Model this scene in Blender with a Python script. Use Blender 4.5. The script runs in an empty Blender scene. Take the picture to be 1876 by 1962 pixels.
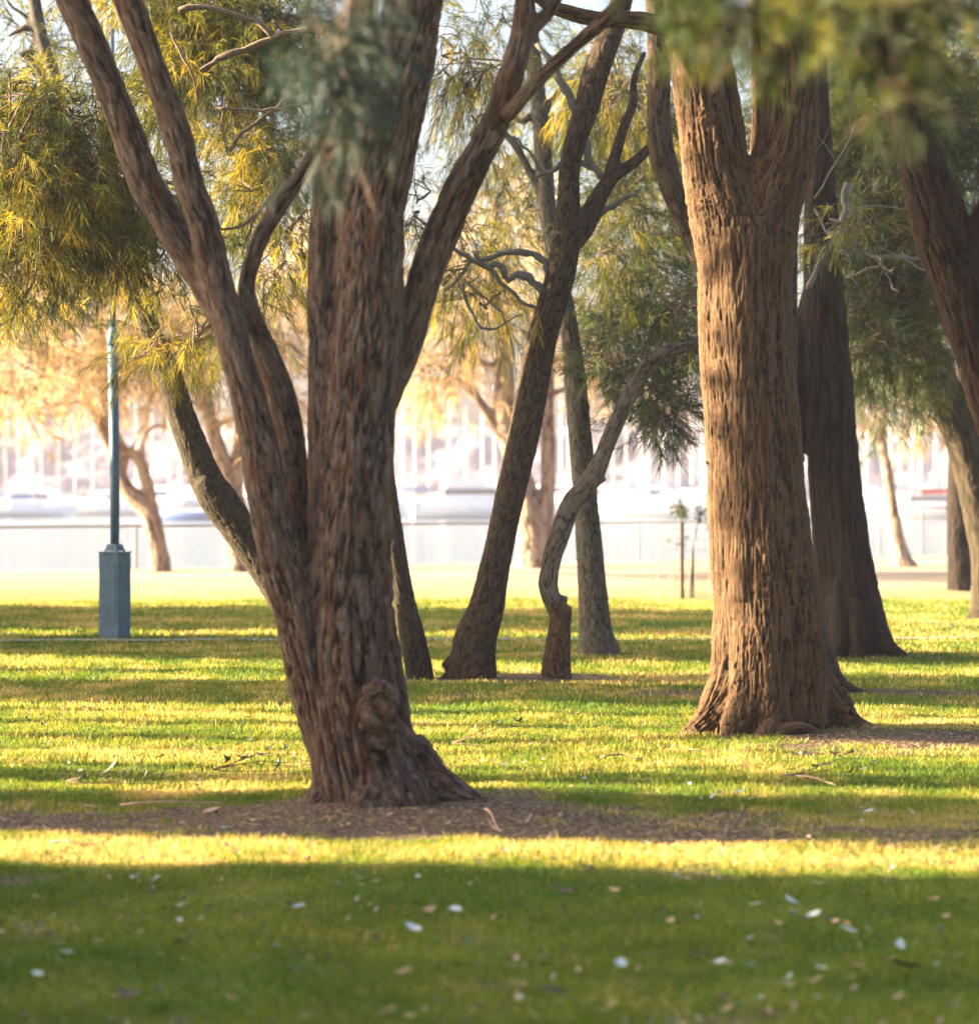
import bpy, math, random
import numpy as np
from mathutils import Vector
R = math.radians
rng = np.random.default_rng(7)
random.seed(7)
scene = bpy.context.scene
col = scene.collection

# ------------------------------------------------------------------ camera, sky, sun, exposure
F = 4632.0          # focal length in the units of a 1876 x 1962 view (85 mm on a 36 mm tall frame)
EYE = 1.55
cam = bpy.data.cameras.new('camera'); camo = bpy.data.objects.new('camera', cam); col.objects.link(camo)
camo.location = (0, 0, EYE); camo.rotation_euler = (R(90), 0, 0)
cam.sensor_fit = 'VERTICAL'; cam.sensor_height = 36.0; cam.lens = 85.0
cam.shift_y = -0.0209
cam.clip_start = 0.1; cam.clip_end = 6000
cam.dof.use_dof = True; cam.dof.focus_distance = 16.5; cam.dof.aperture_fstop = 2.0
scene.camera = camo

SUN_EL, SUN_AZ = 15.0, 6.0          # degrees; the sun stands left (-X), SUN_AZ towards +Y
e, a = R(SUN_EL), R(SUN_AZ)
tosun = Vector((-math.cos(e)*math.cos(a), math.cos(e)*math.sin(a), math.sin(e)))
world = bpy.data.worlds.new('World'); scene.world = world; world.use_nodes = True
wn = world.node_tree.nodes; wl = world.node_tree.links
bg = wn['Background']; sky = wn.new('ShaderNodeTexSky'); sky.sky_type = 'NISHITA'
sky.sun_disc = False; sky.sun_elevation = e; sky.sun_rotation = math.atan2(tosun.x, tosun.y)
sky.air_density = 0.8; sky.dust_density = 6.0; sky.ozone_density = 0.6
wl.new(sky.outputs[0], bg.inputs[0]); bg.inputs[1].default_value = 0.068
sl = bpy.data.lights.new('sun', 'SUN'); so = bpy.data.objects.new('sun', sl); col.objects.link(so)
sl.energy = 5.0; sl.angle = R(0.5); sl.color = (1.0, 0.80, 0.50)
so.rotation_euler = tosun.to_track_quat('Z', 'Y').to_euler()
so.location = (-30, 3, 12)
scene.view_settings.view_transform = 'Standard'; scene.view_settings.look = 'None'
scene.view_settings.exposure = 3.3; scene.view_settings.gamma = 1.0
scene.render.engine = 'CYCLES'
cy = scene.cycles
cy.use_denoising = True; cy.denoiser = 'OPENIMAGEDENOISE'
cy.max_bounces = 6; cy.diffuse_bounces = 3; cy.glossy_bounces = 2; cy.transmission_bounces = 4
cy.volume_bounces = 0; cy.transparent_max_bounces = 8; cy.sample_clamp_indirect = 6
cy.use_adaptive_sampling = True; cy.adaptive_threshold = 0.02

def P(u, v, Y):                      # a point of the place at depth Y, from its place in the view
    return np.array([(u-938)/F*Y, Y, EYE+(940-v)/F*Y])

# ------------------------------------------------------------------ numpy noise
_G = rng.normal(size=(256, 3)); _G /= np.linalg.norm(_G, axis=1)[:, None]
def _h(i, j, k):
    h = (i*73856093) ^ (j*19349663) ^ (k*83492791)
    h = (h ^ (h >> 13)) * 1274126177
    return (h ^ (h >> 16)) & 255
def noise(p):
    p = np.asarray(p, float); i = np.floor(p).astype(np.int64); f = p-i
    w = f*f*f*(f*(f*6-15)+10); out = np.zeros(len(p))
    for dx in (0, 1):
        for dy in (0, 1):
            for dz in (0, 1):
                g = _G[_h(i[:, 0]+dx, i[:, 1]+dy, i[:, 2]+dz)]
                d = f-np.array([dx, dy, dz])
                ww = (w[:, 0] if dx else 1-w[:, 0])*(w[:, 1] if dy else 1-w[:, 1])*(w[:, 2] if dz else 1-w[:, 2])
                out += ww*(g*d).sum(1)
    return out*1.6
def noise2(x, y, f=1.0, seed=0.0):
    return noise(np.stack([x*f, y*f, np.full_like(x, seed+0.37)], 1))
def sstep(a_, b_, x):
    t = np.clip((x-a_)/(b_-a_), 0, 1); return t*t*(3-2*t)

# ------------------------------------------------------------------ object helpers
def mesh_np(name, V, faces_list, mats, parent=None, smooth=False, attrs=None, matidx=None):
    """faces_list: list of (n, k) index arrays."""
    me = bpy.data.meshes.new(name)
    V = np.asarray(V, np.float32)
    tot = [np.full(len(f), f.shape[1], np.int32) for f in faces_list]
    totals = np.concatenate(tot); loops = np.concatenate([f.ravel() for f in faces_list]).astype(np.int32)
    me.vertices.add(len(V)); me.vertices.foreach_set('co', V.ravel())
    me.loops.add(len(loops)); me.loops.foreach_set('vertex_index', loops)
    me.polygons.add(len(totals))
    me.polygons.foreach_set('loop_start', (np.cumsum(totals)-totals).astype(np.int32))
    me.polygons.foreach_set('loop_total', totals)
    if matidx is not None: me.polygons.foreach_set('material_index', matidx.astype(np.int32))
    me.polygons.foreach_set('use_smooth', np.full(len(totals), smooth))
    for m in (mats if isinstance(mats, (list, tuple)) else [mats]): me.materials.append(m)
    for k, (t, arr) in (attrs or {}).items():
        at = me.attributes.new(k, t, 'POINT')
        at.data.foreach_set('value' if t == 'FLOAT' else 'vector', np.asarray(arr, np.float32).ravel())
    me.update(calc_edges=True)
    o = bpy.data.objects.new(name, me); col.objects.link(o)
    if parent is not None:
        o.parent = parent; o.location = (0, 0, 0)
        o.matrix_parent_inverse = parent.matrix_world.inverted() if False else o.matrix_parent_inverse
        L = np.array(parent.location); me.vertices.foreach_set('co', (V-L.astype(np.float32)).ravel()); me.update()
    return o
def thing(name, label, cat, loc, group=None):
    o = bpy.data.objects.new(name, None); col.objects.link(o); o.location = Vector([float(c) for c in loc])
    o.empty_display_size = 0.2
    return tag(o, label, cat, group)
def tag(o, label=None, cat=None, group=None, kind=None):
    if label: o['label'] = label
    if cat: o['category'] = cat
    if group: o['group'] = group
    if kind: o['kind'] = kind
    return o

class MB:                            # collects boxes, tubes and lathes in world coordinates
    def __init__(s): s.V = []; s.F = []; s.n = 0
    def add(s, v, f):
        s.V.append(np.asarray(v, float)); s.F += [tuple(int(i)+s.n for i in q) for q in f]; s.n += len(v)
    def box(s, c, d, taper=1.0):
        x, y, z = np.array(d)/2.0; c = np.array(c)
        v = [(sx*x*(taper if sz > 0 else 1), sy*y*(taper if sz > 0 else 1), sz*z) for sz in (-1, 1) for sy in (-1, 1) for sx in (-1, 1)]
        s.add(np.array(v)+c, [(0, 2, 3, 1), (4, 5, 7, 6), (0, 1, 5, 4), (1, 3, 7, 5), (3, 2, 6, 7), (2, 0, 4, 6)])
    def tube(s, pts, rs, n=8, cap=True):
        V, f = tube(pts, rs, n); s.add(V, f)
    def build(s, name, mat, parent=None, smooth=False):
        me = bpy.data.meshes.new(name); V = np.concatenate(s.V)
        L = np.array(parent.location) if parent is not None else 0
        me.from_pydata((V-L).tolist(), [], s.F); me.materials.append(mat)
        if smooth: me.polygons.foreach_set('use_smooth', np.full(len(me.polygons), True))
        me.update(); o = bpy.data.objects.new(name, me); col.objects.link(o)
        if parent is not None: o.parent = parent
        return o
def frames(pts):
    pts = np.asarray(pts, float); T = np.gradient(pts, axis=0); T /= np.linalg.norm(T, axis=1)[:, None]+1e-12
    u = np.cross(T[0], [0, 1, 0]); 
    if np.linalg.norm(u) < 0.1: u = np.cross(T[0], [1, 0, 0])
    U = []
    for t in T:
        u = u-t*np.dot(u, t); u /= np.linalg.norm(u)+1e-12; U.append(u.copy())
    U = np.array(U); return T, U, np.cross(T, U)
def tube(pts, rs, n=8):
    pts = np.asarray(pts, float); rs = np.broadcast_to(np.asarray(rs, float), (len(pts),))
    T, U, W = frames(pts); an = np.arange(n)/n*2*math.pi
    V = (pts[:, None]+rs[:, None, None]*(np.cos(an)[None, :, None]*U[:, None]+np.sin(an)[None, :, None]*W[:, None])).reshape(-1, 3)
    f = []
    for i in range(len(pts)-1):
        for j in range(n):
            a_, b_ = i*n+j, i*n+(j+1) % n
            f.append((a_, b_, b_+n, a_+n))
    f.append(tuple(range(n-1, -1, -1))); f.append(tuple(range((len(pts)-1)*n, len(pts)*n)))
    return V, f
def catmull(ctrl, step=0.05):
    c = np.asarray(ctrl, float); c = np.vstack([2*c[0]-c[1], c, 2*c[-1]-c[-2]]); out = []
    for i in range(1, len(c)-2):
        p0, p1, p2, p3 = c[i-1:i+3]; n = max(2, int(np.linalg.norm(p2[:3]-p1[:3])/step))
        t = (np.arange(n)/n)[:, None]
        out.append(0.5*((2*p1)+(-p0+p2)*t+(2*p0-5*p1+4*p2-p3)*t*t+(-p0+3*p1-3*p2+p3)*t**3))
    out.append(c[-2][None]); return np.vstack(out)

# ------------------------------------------------------------------ materials
def mat(name):
    m = bpy.data.materials.new(name); m.use_nodes = True
    nt = m.node_tree; nt.nodes.clear()
    out = nt.nodes.new('ShaderNodeOutputMaterial'); return m, nt, out
def N(nt, t, **kw):
    n = nt.nodes.new(t)
    for k, v in kw.items():
        if k.startswith('i_'):
            key = k[2:]; key = int(key) if key.isdigit() else key.replace('_', ' ')
            n.inputs[key].default_value = v
        else: setattr(n, k, v)
    return n
def ramp(nt, fac, stops):
    r = nt.nodes.new('ShaderNodeValToRGB'); el = r.color_ramp.elements
    while len(el) < len(stops): el.new(0.5)
    for x, (p, c) in zip(el, stops): x.position = p; x.color = (*c, 1)
    nt.links.new(fac, r.inputs[0]); return r.outputs[0]
def mix(nt, fac, a_, b_, mode='MIX'):
    m = nt.nodes.new('ShaderNodeMix'); m.data_type = 'RGBA'; m.blend_type = mode
    for s, v in ((0, fac), (6, a_), (7, b_)):
        if isinstance(v, (int, float)): m.inputs[s].default_value = v
        elif isinstance(v, tuple): m.inputs[s].default_value = (*v, 1)
        else: nt.links.new(v, m.inputs[s])
    return m.outputs[2]
def simple(name, c, rough=0.7, metal=0.0, nscale=20, var=0.25, coat=0):
    m, nt, out = mat(name); L = nt.links.new
    tc = N(nt, 'ShaderNodeTexCoord'); nz = N(nt, 'ShaderNodeTexNoise', i_Scale=nscale, i_Detail=5.0); L(tc.outputs['Object'], nz.inputs['Vector'])
    c2 = tuple(x*(1-var) for x in c); c3 = tuple(min(1, x*(1+var*0.6)) for x in c)
    b = N(nt, 'ShaderNodeBsdfPrincipled', i_Roughness=rough, i_Metallic=metal)
    L(ramp(nt, nz.outputs[0], [(0.3, c2), (0.7, c3)]), b.inputs['Base Color'])
    bp = N(nt, 'ShaderNodeBump', i_Strength=0.2, i_Distance=0.01); L(nz.outputs[0], bp.inputs['Height']); L(bp.outputs[0], b.inputs['Normal'])
    L(b.outputs[0], out.inputs[0]); return m
def bark_mat(name, crev, mid, plate, patch, patch_amt=0.5, pale=None, pale_amt=0.0, moss=None, fine=60):
    m, nt, out = mat(name); L = nt.links.new
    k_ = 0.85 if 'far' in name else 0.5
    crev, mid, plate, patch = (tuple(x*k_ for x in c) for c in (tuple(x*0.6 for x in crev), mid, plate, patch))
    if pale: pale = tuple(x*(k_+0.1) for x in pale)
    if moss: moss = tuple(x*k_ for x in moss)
    h = N(nt, 'ShaderNodeAttribute', attribute_name='hgt'); bc = N(nt, 'ShaderNodeAttribute', attribute_name='bco')
    mp = N(nt, 'ShaderNodeMapping'); mp.inputs['Scale'].default_value = (fine, fine, fine*0.18); L(bc.outputs['Vector'], mp.inputs[0])
    nz = N(nt, 'ShaderNodeTexNoise', i_Scale=1.0, i_Detail=6.0, i_Roughness=0.65); L(mp.outputs[0], nz.inputs[0])
    mp2 = N(nt, 'ShaderNodeMapping'); mp2.inputs['Scale'].default_value = (13, 13, 2.4); L(bc.outputs['Vector'], mp2.inputs[0])
    n2 = N(nt, 'ShaderNodeTexNoise', i_Scale=1.0, i_Detail=5.0, i_Roughness=0.7); L(mp2.outputs[0], n2.inputs[0])
    mp3 = N(nt, 'ShaderNodeMapping'); mp3.inputs['Scale'].default_value = (42, 42, 9); mp3.inputs['Location'].default_value = (5, 3, 9); L(bc.outputs['Vector'], mp3.inputs[0])
    n3 = N(nt, 'ShaderNodeTexNoise', i_Scale=1.0, i_Detail=4.0, i_Roughness=0.6); L(mp3.outputs[0], n3.inputs[0])
    ad = N(nt, 'ShaderNodeMath', operation='MULTIPLY_ADD'); L(nz.outputs[0], ad.inputs[0]); ad.inputs[1].default_value = 0.9; 
    ad2 = N(nt, 'ShaderNodeMath', operation='SUBTRACT'); L(h.outputs['Fac'], ad2.inputs[0]); ad2.inputs[1].default_value = 0.42
    L(ad2.outputs[0], ad.inputs[2])
    c = ramp(nt, ad.outputs[0], [(0.26, crev), (0.47, mid), (0.78, plate)])
    pf = ramp(nt, n2.outputs[0], [(0.52, (0, 0, 0)), (0.66, (1, 1, 1))])
    pm = N(nt, 'ShaderNodeMath', operation='MULTIPLY'); L(pf, pm.inputs[0]); pm.inputs[1].default_value = patch_amt
    c = mix(nt, pm.outputs[0], c, patch)
    if pale:
        pf = ramp(nt, n3.outputs[0], [(0.52, (0, 0, 0)), (0.68, (1, 1, 1))])
        pm = N(nt, 'ShaderNodeMath', operation='MULTIPLY'); L(pf, pm.inputs[0]); pm.inputs[1].default_value = pale_amt
        c = mix(nt, pm.outputs[0], c, pale)
    if moss:
        geo = N(nt, 'ShaderNodeTexNoise', i_Scale=7.0, i_Detail=4.0); L(bc.outputs['Vector'], geo.inputs[0])
        c = mix(nt, ramp(nt, geo.outputs[0], [(0.5, (0, 0, 0)), (0.75, (0.7, 0.7, 0.7))]), c, moss)
    b = N(nt, 'ShaderNodeBsdfPrincipled', i_Roughness=0.85); b.inputs['Specular IOR Level'].default_value = 0.25
    L(c, b.inputs['Base Color'])
    bp = N(nt, 'ShaderNodeBump', i_Strength=1.0, i_Distance=0.02); L(nz.outputs[0], bp.inputs['Height']); L(bp.outputs[0], b.inputs['Normal'])
    L(b.outputs[0], out.inputs[0]); return m
def leaf_mat(name, c_lo, c_mid, c_hi, trans=0.45, tint=(1.25, 1.15, 0.5)):
    m, nt, out = mat(name); L = nt.links.new
    v = N(nt, 'ShaderNodeAttribute', attribute_name='var')
    c = ramp(nt, v.outputs['Fac'], [(0.0, c_lo), (0.55, c_mid), (1.0, c_hi)])
    d = N(nt, 'ShaderNodeBsdfPrincipled', i_Roughness=0.6); d.inputs['Specular IOR Level'].default_value = 0.3; L(c, d.inputs['Base Color'])
    t = N(nt, 'ShaderNodeBsdfTranslucent'); L(mix(nt, 1.0, c, tint, 'MULTIPLY'), t.inputs[0])
    ms = N(nt, 'ShaderNodeMixShader'); ms.inputs[0].default_value = trans; L(d.outputs[0], ms.inputs[1]); L(t.outputs[0], ms.inputs[2])
    L(ms.outputs[0], out.inputs[0]); return m
M = {}
M['bark_grey'] = bark_mat('bark_grey_brown', (0.018, 0.008, 0.004), (0.10, 0.052, 0.030), (0.24, 0.15, 0.105), (0.24, 0.075, 0.022), 0.5, pale=(0.52, 0.41, 0.34), pale_amt=0.5, fine=110)
M['bark_pale'] = bark_mat('bark_pale_grey', (0.045, 0.03, 0.02), (0.19, 0.135, 0.095), (0.36, 0.28, 0.22), (0.30, 0.20, 0.13), 0.35, pale=(0.46, 0.44, 0.40), pale_amt=0.4, fine=110)
M['bark_warm'] = bark_mat('bark_warm_brown', (0.016, 0.007, 0.003), (0.115, 0.057, 0.025), (0.26, 0.148, 0.075), (0.21, 0.095, 0.036), 0.4, pale=(0.27, 0.20, 0.155), pale_amt=0.3, fine=130)
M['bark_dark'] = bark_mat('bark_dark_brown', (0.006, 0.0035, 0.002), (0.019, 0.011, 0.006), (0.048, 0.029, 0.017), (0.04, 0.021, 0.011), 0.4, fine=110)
M['bark_brown'] = bark_mat('bark_mid_brown', (0.012, 0.006, 0.003), (0.062, 0.040, 0.023), (0.14, 0.095, 0.058), (0.10, 0.055, 0.028), 0.4, fine=110)
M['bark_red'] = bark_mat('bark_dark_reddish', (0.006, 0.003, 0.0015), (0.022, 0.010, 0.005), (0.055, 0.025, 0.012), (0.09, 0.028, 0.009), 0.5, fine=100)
M['bark_mossy'] = bark_mat('bark_olive_brown', (0.02, 0.012, 0.007), (0.065, 0.045, 0.025), (0.12, 0.09, 0.055), (0.10, 0.06, 0.03), 0.4, moss=(0.08, 0.07, 0.03), fine=120)
M['bark_lichen'] = bark_mat('bark_grey_lichen', (0.035, 0.028, 0.022), (0.11, 0.09, 0.07), (0.20, 0.175, 0.145), (0.14, 0.10, 0.07), 0.4, pale=(0.27, 0.30, 0.26), pale_amt=0.6, fine=110)
M['bark_far'] = bark_mat('bark_far_haze_tan', (0.08, 0.055, 0.045), (0.24, 0.17, 0.13), (0.34, 0.26, 0.21), (0.28, 0.19, 0.14), 0.3, fine=30)  # lighter than the near barks, distant haze put into the colour
M['twig'] = simple('twig_brown', (0.13, 0.085, 0.055), 0.9, nscale=60, var=0.5)
M['twig_grey'] = simple('twig_grey', (0.12, 0.11, 0.095), 0.9, nscale=60, var=0.4)
M['leaf_gold'] = leaf_mat('needles_gold_green', (0.012, 0.028, 0.005), (0.10, 0.115, 0.013), (0.40, 0.31, 0.04), 0.5, (1.3, 1.1, 0.35))
M['leaf_green'] = leaf_mat('needles_mid_green', (0.012, 0.024, 0.008), (0.045, 0.065, 0.016), (0.19, 0.18, 0.03), 0.45)
M['leaf_dark'] = leaf_mat('needles_deep_green', (0.008, 0.020, 0.010), (0.026, 0.050, 0.022), (0.07, 0.10, 0.04), 0.4, (1.1, 1.1, 0.7))
M['leaf_blue'] = leaf_mat('needles_blue_green', (0.006, 0.015, 0.010), (0.018, 0.034, 0.023), (0.08, 0.13, 0.12), 0.35, (1.0, 1.05, 0.9))
M['leaf_far'] = leaf_mat('needles_far_haze_tan', (0.22, 0.17, 0.09), (0.42, 0.33, 0.20), (0.60, 0.49, 0.33), 0.5, (1.2, 1.0, 0.7))  # pale tan stands for the haze over the far crowns

# ------------------------------------------------------------------ trees: limbs to one skin
def limb(pts, Y, step=0.05):
    """pts: (u, v, r_view[, dY]) at depth Y -> sampled array x,y,z,r"""
    c = []
    for p in pts:
        dY = p[3] if len(p) > 3 else 0.0; y = Y+dY
        q = P(p[0], p[1], y); c.append((*q, p[2]*y/F))
    return catmull(c, step)
def bark_mesh(name, limbs, voxel, material, parent, amp=0.014, freq=14.0, aniso=6.5, flute=0.0, flute_top=1.5, smooth_it=10, seed=0.0, shag=0.0, lobe=0.06):
    V = []; Fc = []; n = 0
    for s in limbs:
        v, f = tube(s[:, :3], np.maximum(s[:, 3], 0.004), 16); V.append(v); Fc += [tuple(i+n for i in q) for q in f]; n += len(v)
    me = bpy.data.meshes.new('t'); me.from_pydata(np.concatenate(V).tolist(), [], Fc); me.update()
    o = bpy.data.objects.new('t', me); col.objects.link(o)
    md = o.modifiers.new('r', 'REMESH'); md.mode = 'VOXEL'; md.voxel_size = voxel; md.adaptivity = 0
    dg = bpy.context.evaluated_depsgraph_get(); dg.update(); ev = o.evaluated_get(dg); m2 = ev.to_mesh()
    nv = len(m2.vertices); co = np.empty(nv*3); m2.vertices.foreach_get('co', co); co = co.reshape(-1, 3)
    ne = len(m2.edges); ed = np.empty(ne*2, np.int64); m2.edges.foreach_get('vertices', ed); ed = ed.reshape(-1, 2)
    npoly = len(m2.polygons); lt = np.empty(npoly, np.int64); m2.polygons.foreach_get('loop_total', lt)
    lv = np.empty(len(m2.loops), np.int64); m2.loops.foreach_get('vertex_index', lv)
    ev.to_mesh_clear(); bpy.data.objects.remove(o); bpy.data.meshes.remove(me)
    assert (lt == 4).all(); quads = lv.reshape(-1, 4)
    deg = np.bincount(ed.ravel(), minlength=nv).clip(1)
    for _ in range(smooth_it):
        s = np.stack([np.bincount(ed[:, 0], co[ed[:, 1], k], nv)+np.bincount(ed[:, 1], co[ed[:, 0], k], nv) for k in range(3)], 1)
        co = co*0.4+0.6*s/deg[:, None]
    a_, b_, c_, d_ = (co[quads[:, k]] for k in range(4)); fn = np.cross(c_-a_, d_-b_)
    nr = np.stack([np.bincount(quads.ravel(), np.repeat(fn[:, k], 4), nv) for k in range(3)], 1); nr /= np.linalg.norm(nr, axis=1)[:, None]+1e-12
    sds = []; bcs = []
    for li, s in enumerate(limbs):
        p = s[:, :3]; T, U, W = frames(p); L = np.concatenate([[0], np.cumsum(np.linalg.norm(np.diff(p, axis=0), axis=1))])
        best = np.empty(nv, np.int64)
        for st in range(0, nv, 20000):
            d = ((co[st:st+20000, None]-p[None])**2).sum(2)-0*s[None, :, 3]**2; best[st:st+20000] = d.argmin(1)
        dv = co-p[best]; al = (dv*T[best]).sum(1); pu = (dv*U[best]).sum(1); pw = (dv*W[best]).sum(1)
        rad = np.sqrt(pu*pu+pw*pw)+1e-9; r = s[best, 3]
        excess = np.maximum(np.abs(al)-0.06, 0)
        sds.append(np.sqrt(rad**2+excess**2)-r); bcs.append(np.stack([pu/rad*r, pw/rad*r, L[best]+al+li*7.3+seed], 1))
    sds = np.array(sds); mn = sds.min(0); near = sds.argmin(0)
    hsum = np.zeros(nv); wsum = np.zeros(nv); fsum = np.zeros(nv)
    for li, s in enumerate(limbs):
        w = np.exp(-(sds[li]-mn)/0.03); k = w > 0.03
        b = bcs[li][k]; q = b*np.array([freq, freq, freq/aniso])
        wp = noise(q*0.5+11)*0.6; q2 = q+wp[:, None]*np.array([1, 1, 0])
        n1 = noise(q2); n2_ = noise(q2*2.3+5); n3 = noise(q2*5.1+9)
        h = 1-np.minimum(np.abs(n1)*2.0, 1); h = 1-h**1.5                        # fissures where n1 crosses zero
        hh = 0.45*h+0.33*(1-np.maximum(0, 1-np.abs(n2_)*2.4))+0.25*(0.5+n3)
        if shag: hh += shag*np.maximum(0, noise(b*np.array([26, 26, 7.0])+3))
        if shag: hh -= 0.25*np.maximum(0, noise(b*np.array([6, 6, 22.0])+31)-0.25)
        hsum[k] += w[k]*hh; wsum[k] += w[k]; fsum[k] += w[k]*noise(b*np.array([5.0, 5.0, 0.5])+40)
    hgt = hsum/wsum; fl = fsum/wsum; rr = np.array([limbs[i][0, 3] for i in range(len(limbs))])
    bco = np.array(bcs)[near, np.arange(nv)]
    rl = np.sqrt(bco[:, 0]**2+bco[:, 1]**2)
    A = amp*np.clip(rl/0.15, 0.12, 1.0)
    base = sstep(flute_top, 0.1, co[:, 2])
    co = co+nr*(A*(hgt-0.6)+fl*(flute*base+lobe*rl))[:, None]
    return mesh_np(name, co, [quads], M[material], parent, True, {'hgt': ('FLOAT', np.clip(hgt, 0, 1)), 'bco': ('FLOAT_VECTOR', bco)})

# ------------------------------------------------------------------ foliage: sprays of thin needles
def sprays(org, dirs, nn, ln, wd, L=0.3, droop=0.5, var=None, r=rng):
    """needles: each spray has nn needles set along a short twig; returns verts, quads, tris, var"""
    n = len(org); m = n*nn
    o = np.repeat(org, nn, 0); d = np.repeat(dirs, nn, 0); t = r.random(m)**0.8
    pos = o+d*(t*L)[:, None]; pos[:, 2] -= droop*0.25*L*t*t
    rd = r.normal(size=(m, 3)); rd /= np.linalg.norm(rd, axis=1)[:, None]
    nd = d*0.9+rd*0.75; nd[:, 2] -= droop*0.5; nd /= np.linalg.norm(nd, axis=1)[:, None]
    ll = ln*r.uniform(0.6, 1.25, m); sd = np.cross(nd, r.normal(size=(m, 3))); sd /= np.linalg.norm(sd, axis=1)[:, None]+1e-9
    sd *= wd*0.5
    p1 = pos+nd*(ll*0.5)[:, None]; nd2 = nd.copy(); nd2[:, 2] -= droop*0.55; nd2 /= np.linalg.norm(nd2, axis=1)[:, None]
    p2 = p1+nd2*(ll*0.5)[:, None]
    V = np.stack([pos-sd, pos+sd, p1-sd*0.9, p1+sd*0.9, p2], 1).reshape(-1, 3)
    i = np.arange(m)*5
    Q = np.stack([i, i+1, i+3, i+2], 1); Tt = np.stack([i+2, i+3, i+4], 1)
    vv = np.repeat((np.repeat(var, nn)+r.normal(0, 0.08, m)), 5)
    return V, Q, Tt, vv
def crown(parent, blobs, material, twigmat='twig', name='crown', nn=22, ln=0.16, wd=0.004, L=0.3, droop=0.6, csize=0.28, seed=1, varshift=0.0, anchor=None, twr=0.010):
    """blobs: (u, v, ru, rv, Y, rY, clusters, sprays per cluster)"""
    r = np.random.default_rng(seed)
    O = []; D = []; VR = []; tw = []
    for (u, v, ru, rv, Y, rY, nc, ns) in blobs:
        if name == 'crown' and Y > 15 and 'far' not in material: nc = int(nc*0.84+0.5); ns = int(ns*0.88)
        if 'far' in material: nc = int(nc*0.85); ns = int(ns*0.7)
        c0 = P(u, v, Y); sx, sz = ru*Y/F, rv*Y/F
        q = r.normal(size=(nc, 3)); q /= np.linalg.norm(q, axis=1)[:, None]; q *= (r.random(nc)**0.38)[:, None]
        cc = c0+q*np.array([sx, rY, sz]); cv = r.uniform(0.0, 0.95, nc)
        for k in range(nc):
            sz_ = csize*r.uniform(0.5, 1.3)
            g = r.normal(size=(ns, 3))*np.array([sz_, sz_, sz_*0.75])*0.6
            oo = cc[k]+g; dd = g*0.8/sz_+q[k]*0.6+r.normal(size=(ns, 3))*0.5; dd[:, 2] -= droop*0.35
            dd /= np.linalg.norm(dd, axis=1)[:, None]
            O.append(oo); D.append(dd); VR.append(np.full(ns, cv[k])+r.normal(0, 0.13, ns))
            a0 = (c0+q[k]*np.array([sx, rY, sz])*0.35) if anchor is None else np.array(anchor)
            mid = (a0+cc[k])/2+r.normal(size=3)*0.12
            for e0 in range(2):
                tip = oo[e0 % ns]+dd[e0 % ns]*L*0.5
                pts = catmull([a0, mid, cc[k]+r.normal(size=3)*0.04, tip], 0.12); tw.append((pts, np.linspace(twr, twr*0.25, len(pts))))
    O = np.concatenate(O); D = np.concatenate(D); VR = np.clip(np.concatenate(VR)+varshift, 0, 1)
    V, Q, T, vv = sprays(O, D, nn, ln, wd, L, droop, VR, r)
    tv = []; tf = []; n = len(V)
    for pts, rs in tw:
        a_, f = tube(pts, rs, 4); tf.append(np.array(f[:-2])+n); tv.append(a_); n += len(a_)
    # spray stems
    k = np.arange(len(O)); sd = np.cross(D, [0.3, 0.5, 0.8]); sd /= np.linalg.norm(sd, axis=1)[:, None]+1e-9; sd *= 0.0022
    tip = O+D*L; tip[:, 2] -= droop*0.25*L
    sv = np.stack([O-sd, O+sd, tip], 1).reshape(-1, 3); st = np.stack([k*3, k*3+1, k*3+2], 1)+n
    Va = np.concatenate([V]+tv+[sv]); Qa = np.concatenate([Q]+tf); nQ = len(Q)
    Ta = np.concatenate([T, st])
    mi = np.concatenate([np.zeros(nQ), np.ones(len(Qa)-nQ), np.zeros(len(T)), np.ones(len(st))])
    va = np.concatenate([vv, np.full(len(Va)-len(vv), 0.5)])
    return mesh_np(name, Va, [Qa, Ta], [M[material], M[twigmat]], parent, False, {'var': ('FLOAT', va)}, mi)
def twigs(parent, lines, Y, mat_='twig_grey', name='branch', n=6, wander=0.0, seed=3):
    """thin crooked branches given as view polylines, one child each"""
    r = np.random.default_rng(seed); out = []
    for ln in lines:
        s = limb(ln, Y, 0.06)
        s[:, :3] += r.normal(size=(len(s), 3))*wander
        V, f = tube(s[:, :3], np.maximum(s[:, 3], 0.002)*(1+0.12*r.normal(size=len(s))), n)
        b = MB(); b.add(V, f); out.append(b.build(name, M[mat_], parent, True))
    return out
def dead_twigs(mb, start, d, L, r0, depth, r):
    pts = [np.array(start, float)]; d = np.array(d, float)
    n = 6
    for i in range(n):
        d = d+r.normal(size=3)*0.22; d /= np.linalg.norm(d); pts.append(pts[-1]+d*L/n)
    mb.tube(pts, np.linspace(r0, r0*0.4, len(pts)), 5)
    if depth:
        for k in range(r.integers(2, 5)):
            i = r.integers(1, n+1); dd = d+r.normal(size=3)*0.7; dd /= np.linalg.norm(dd)
            dead_twigs(mb, pts[i], dd, L*r.uniform(0.4, 0.7), r0*0.5, depth-1, r)

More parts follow.
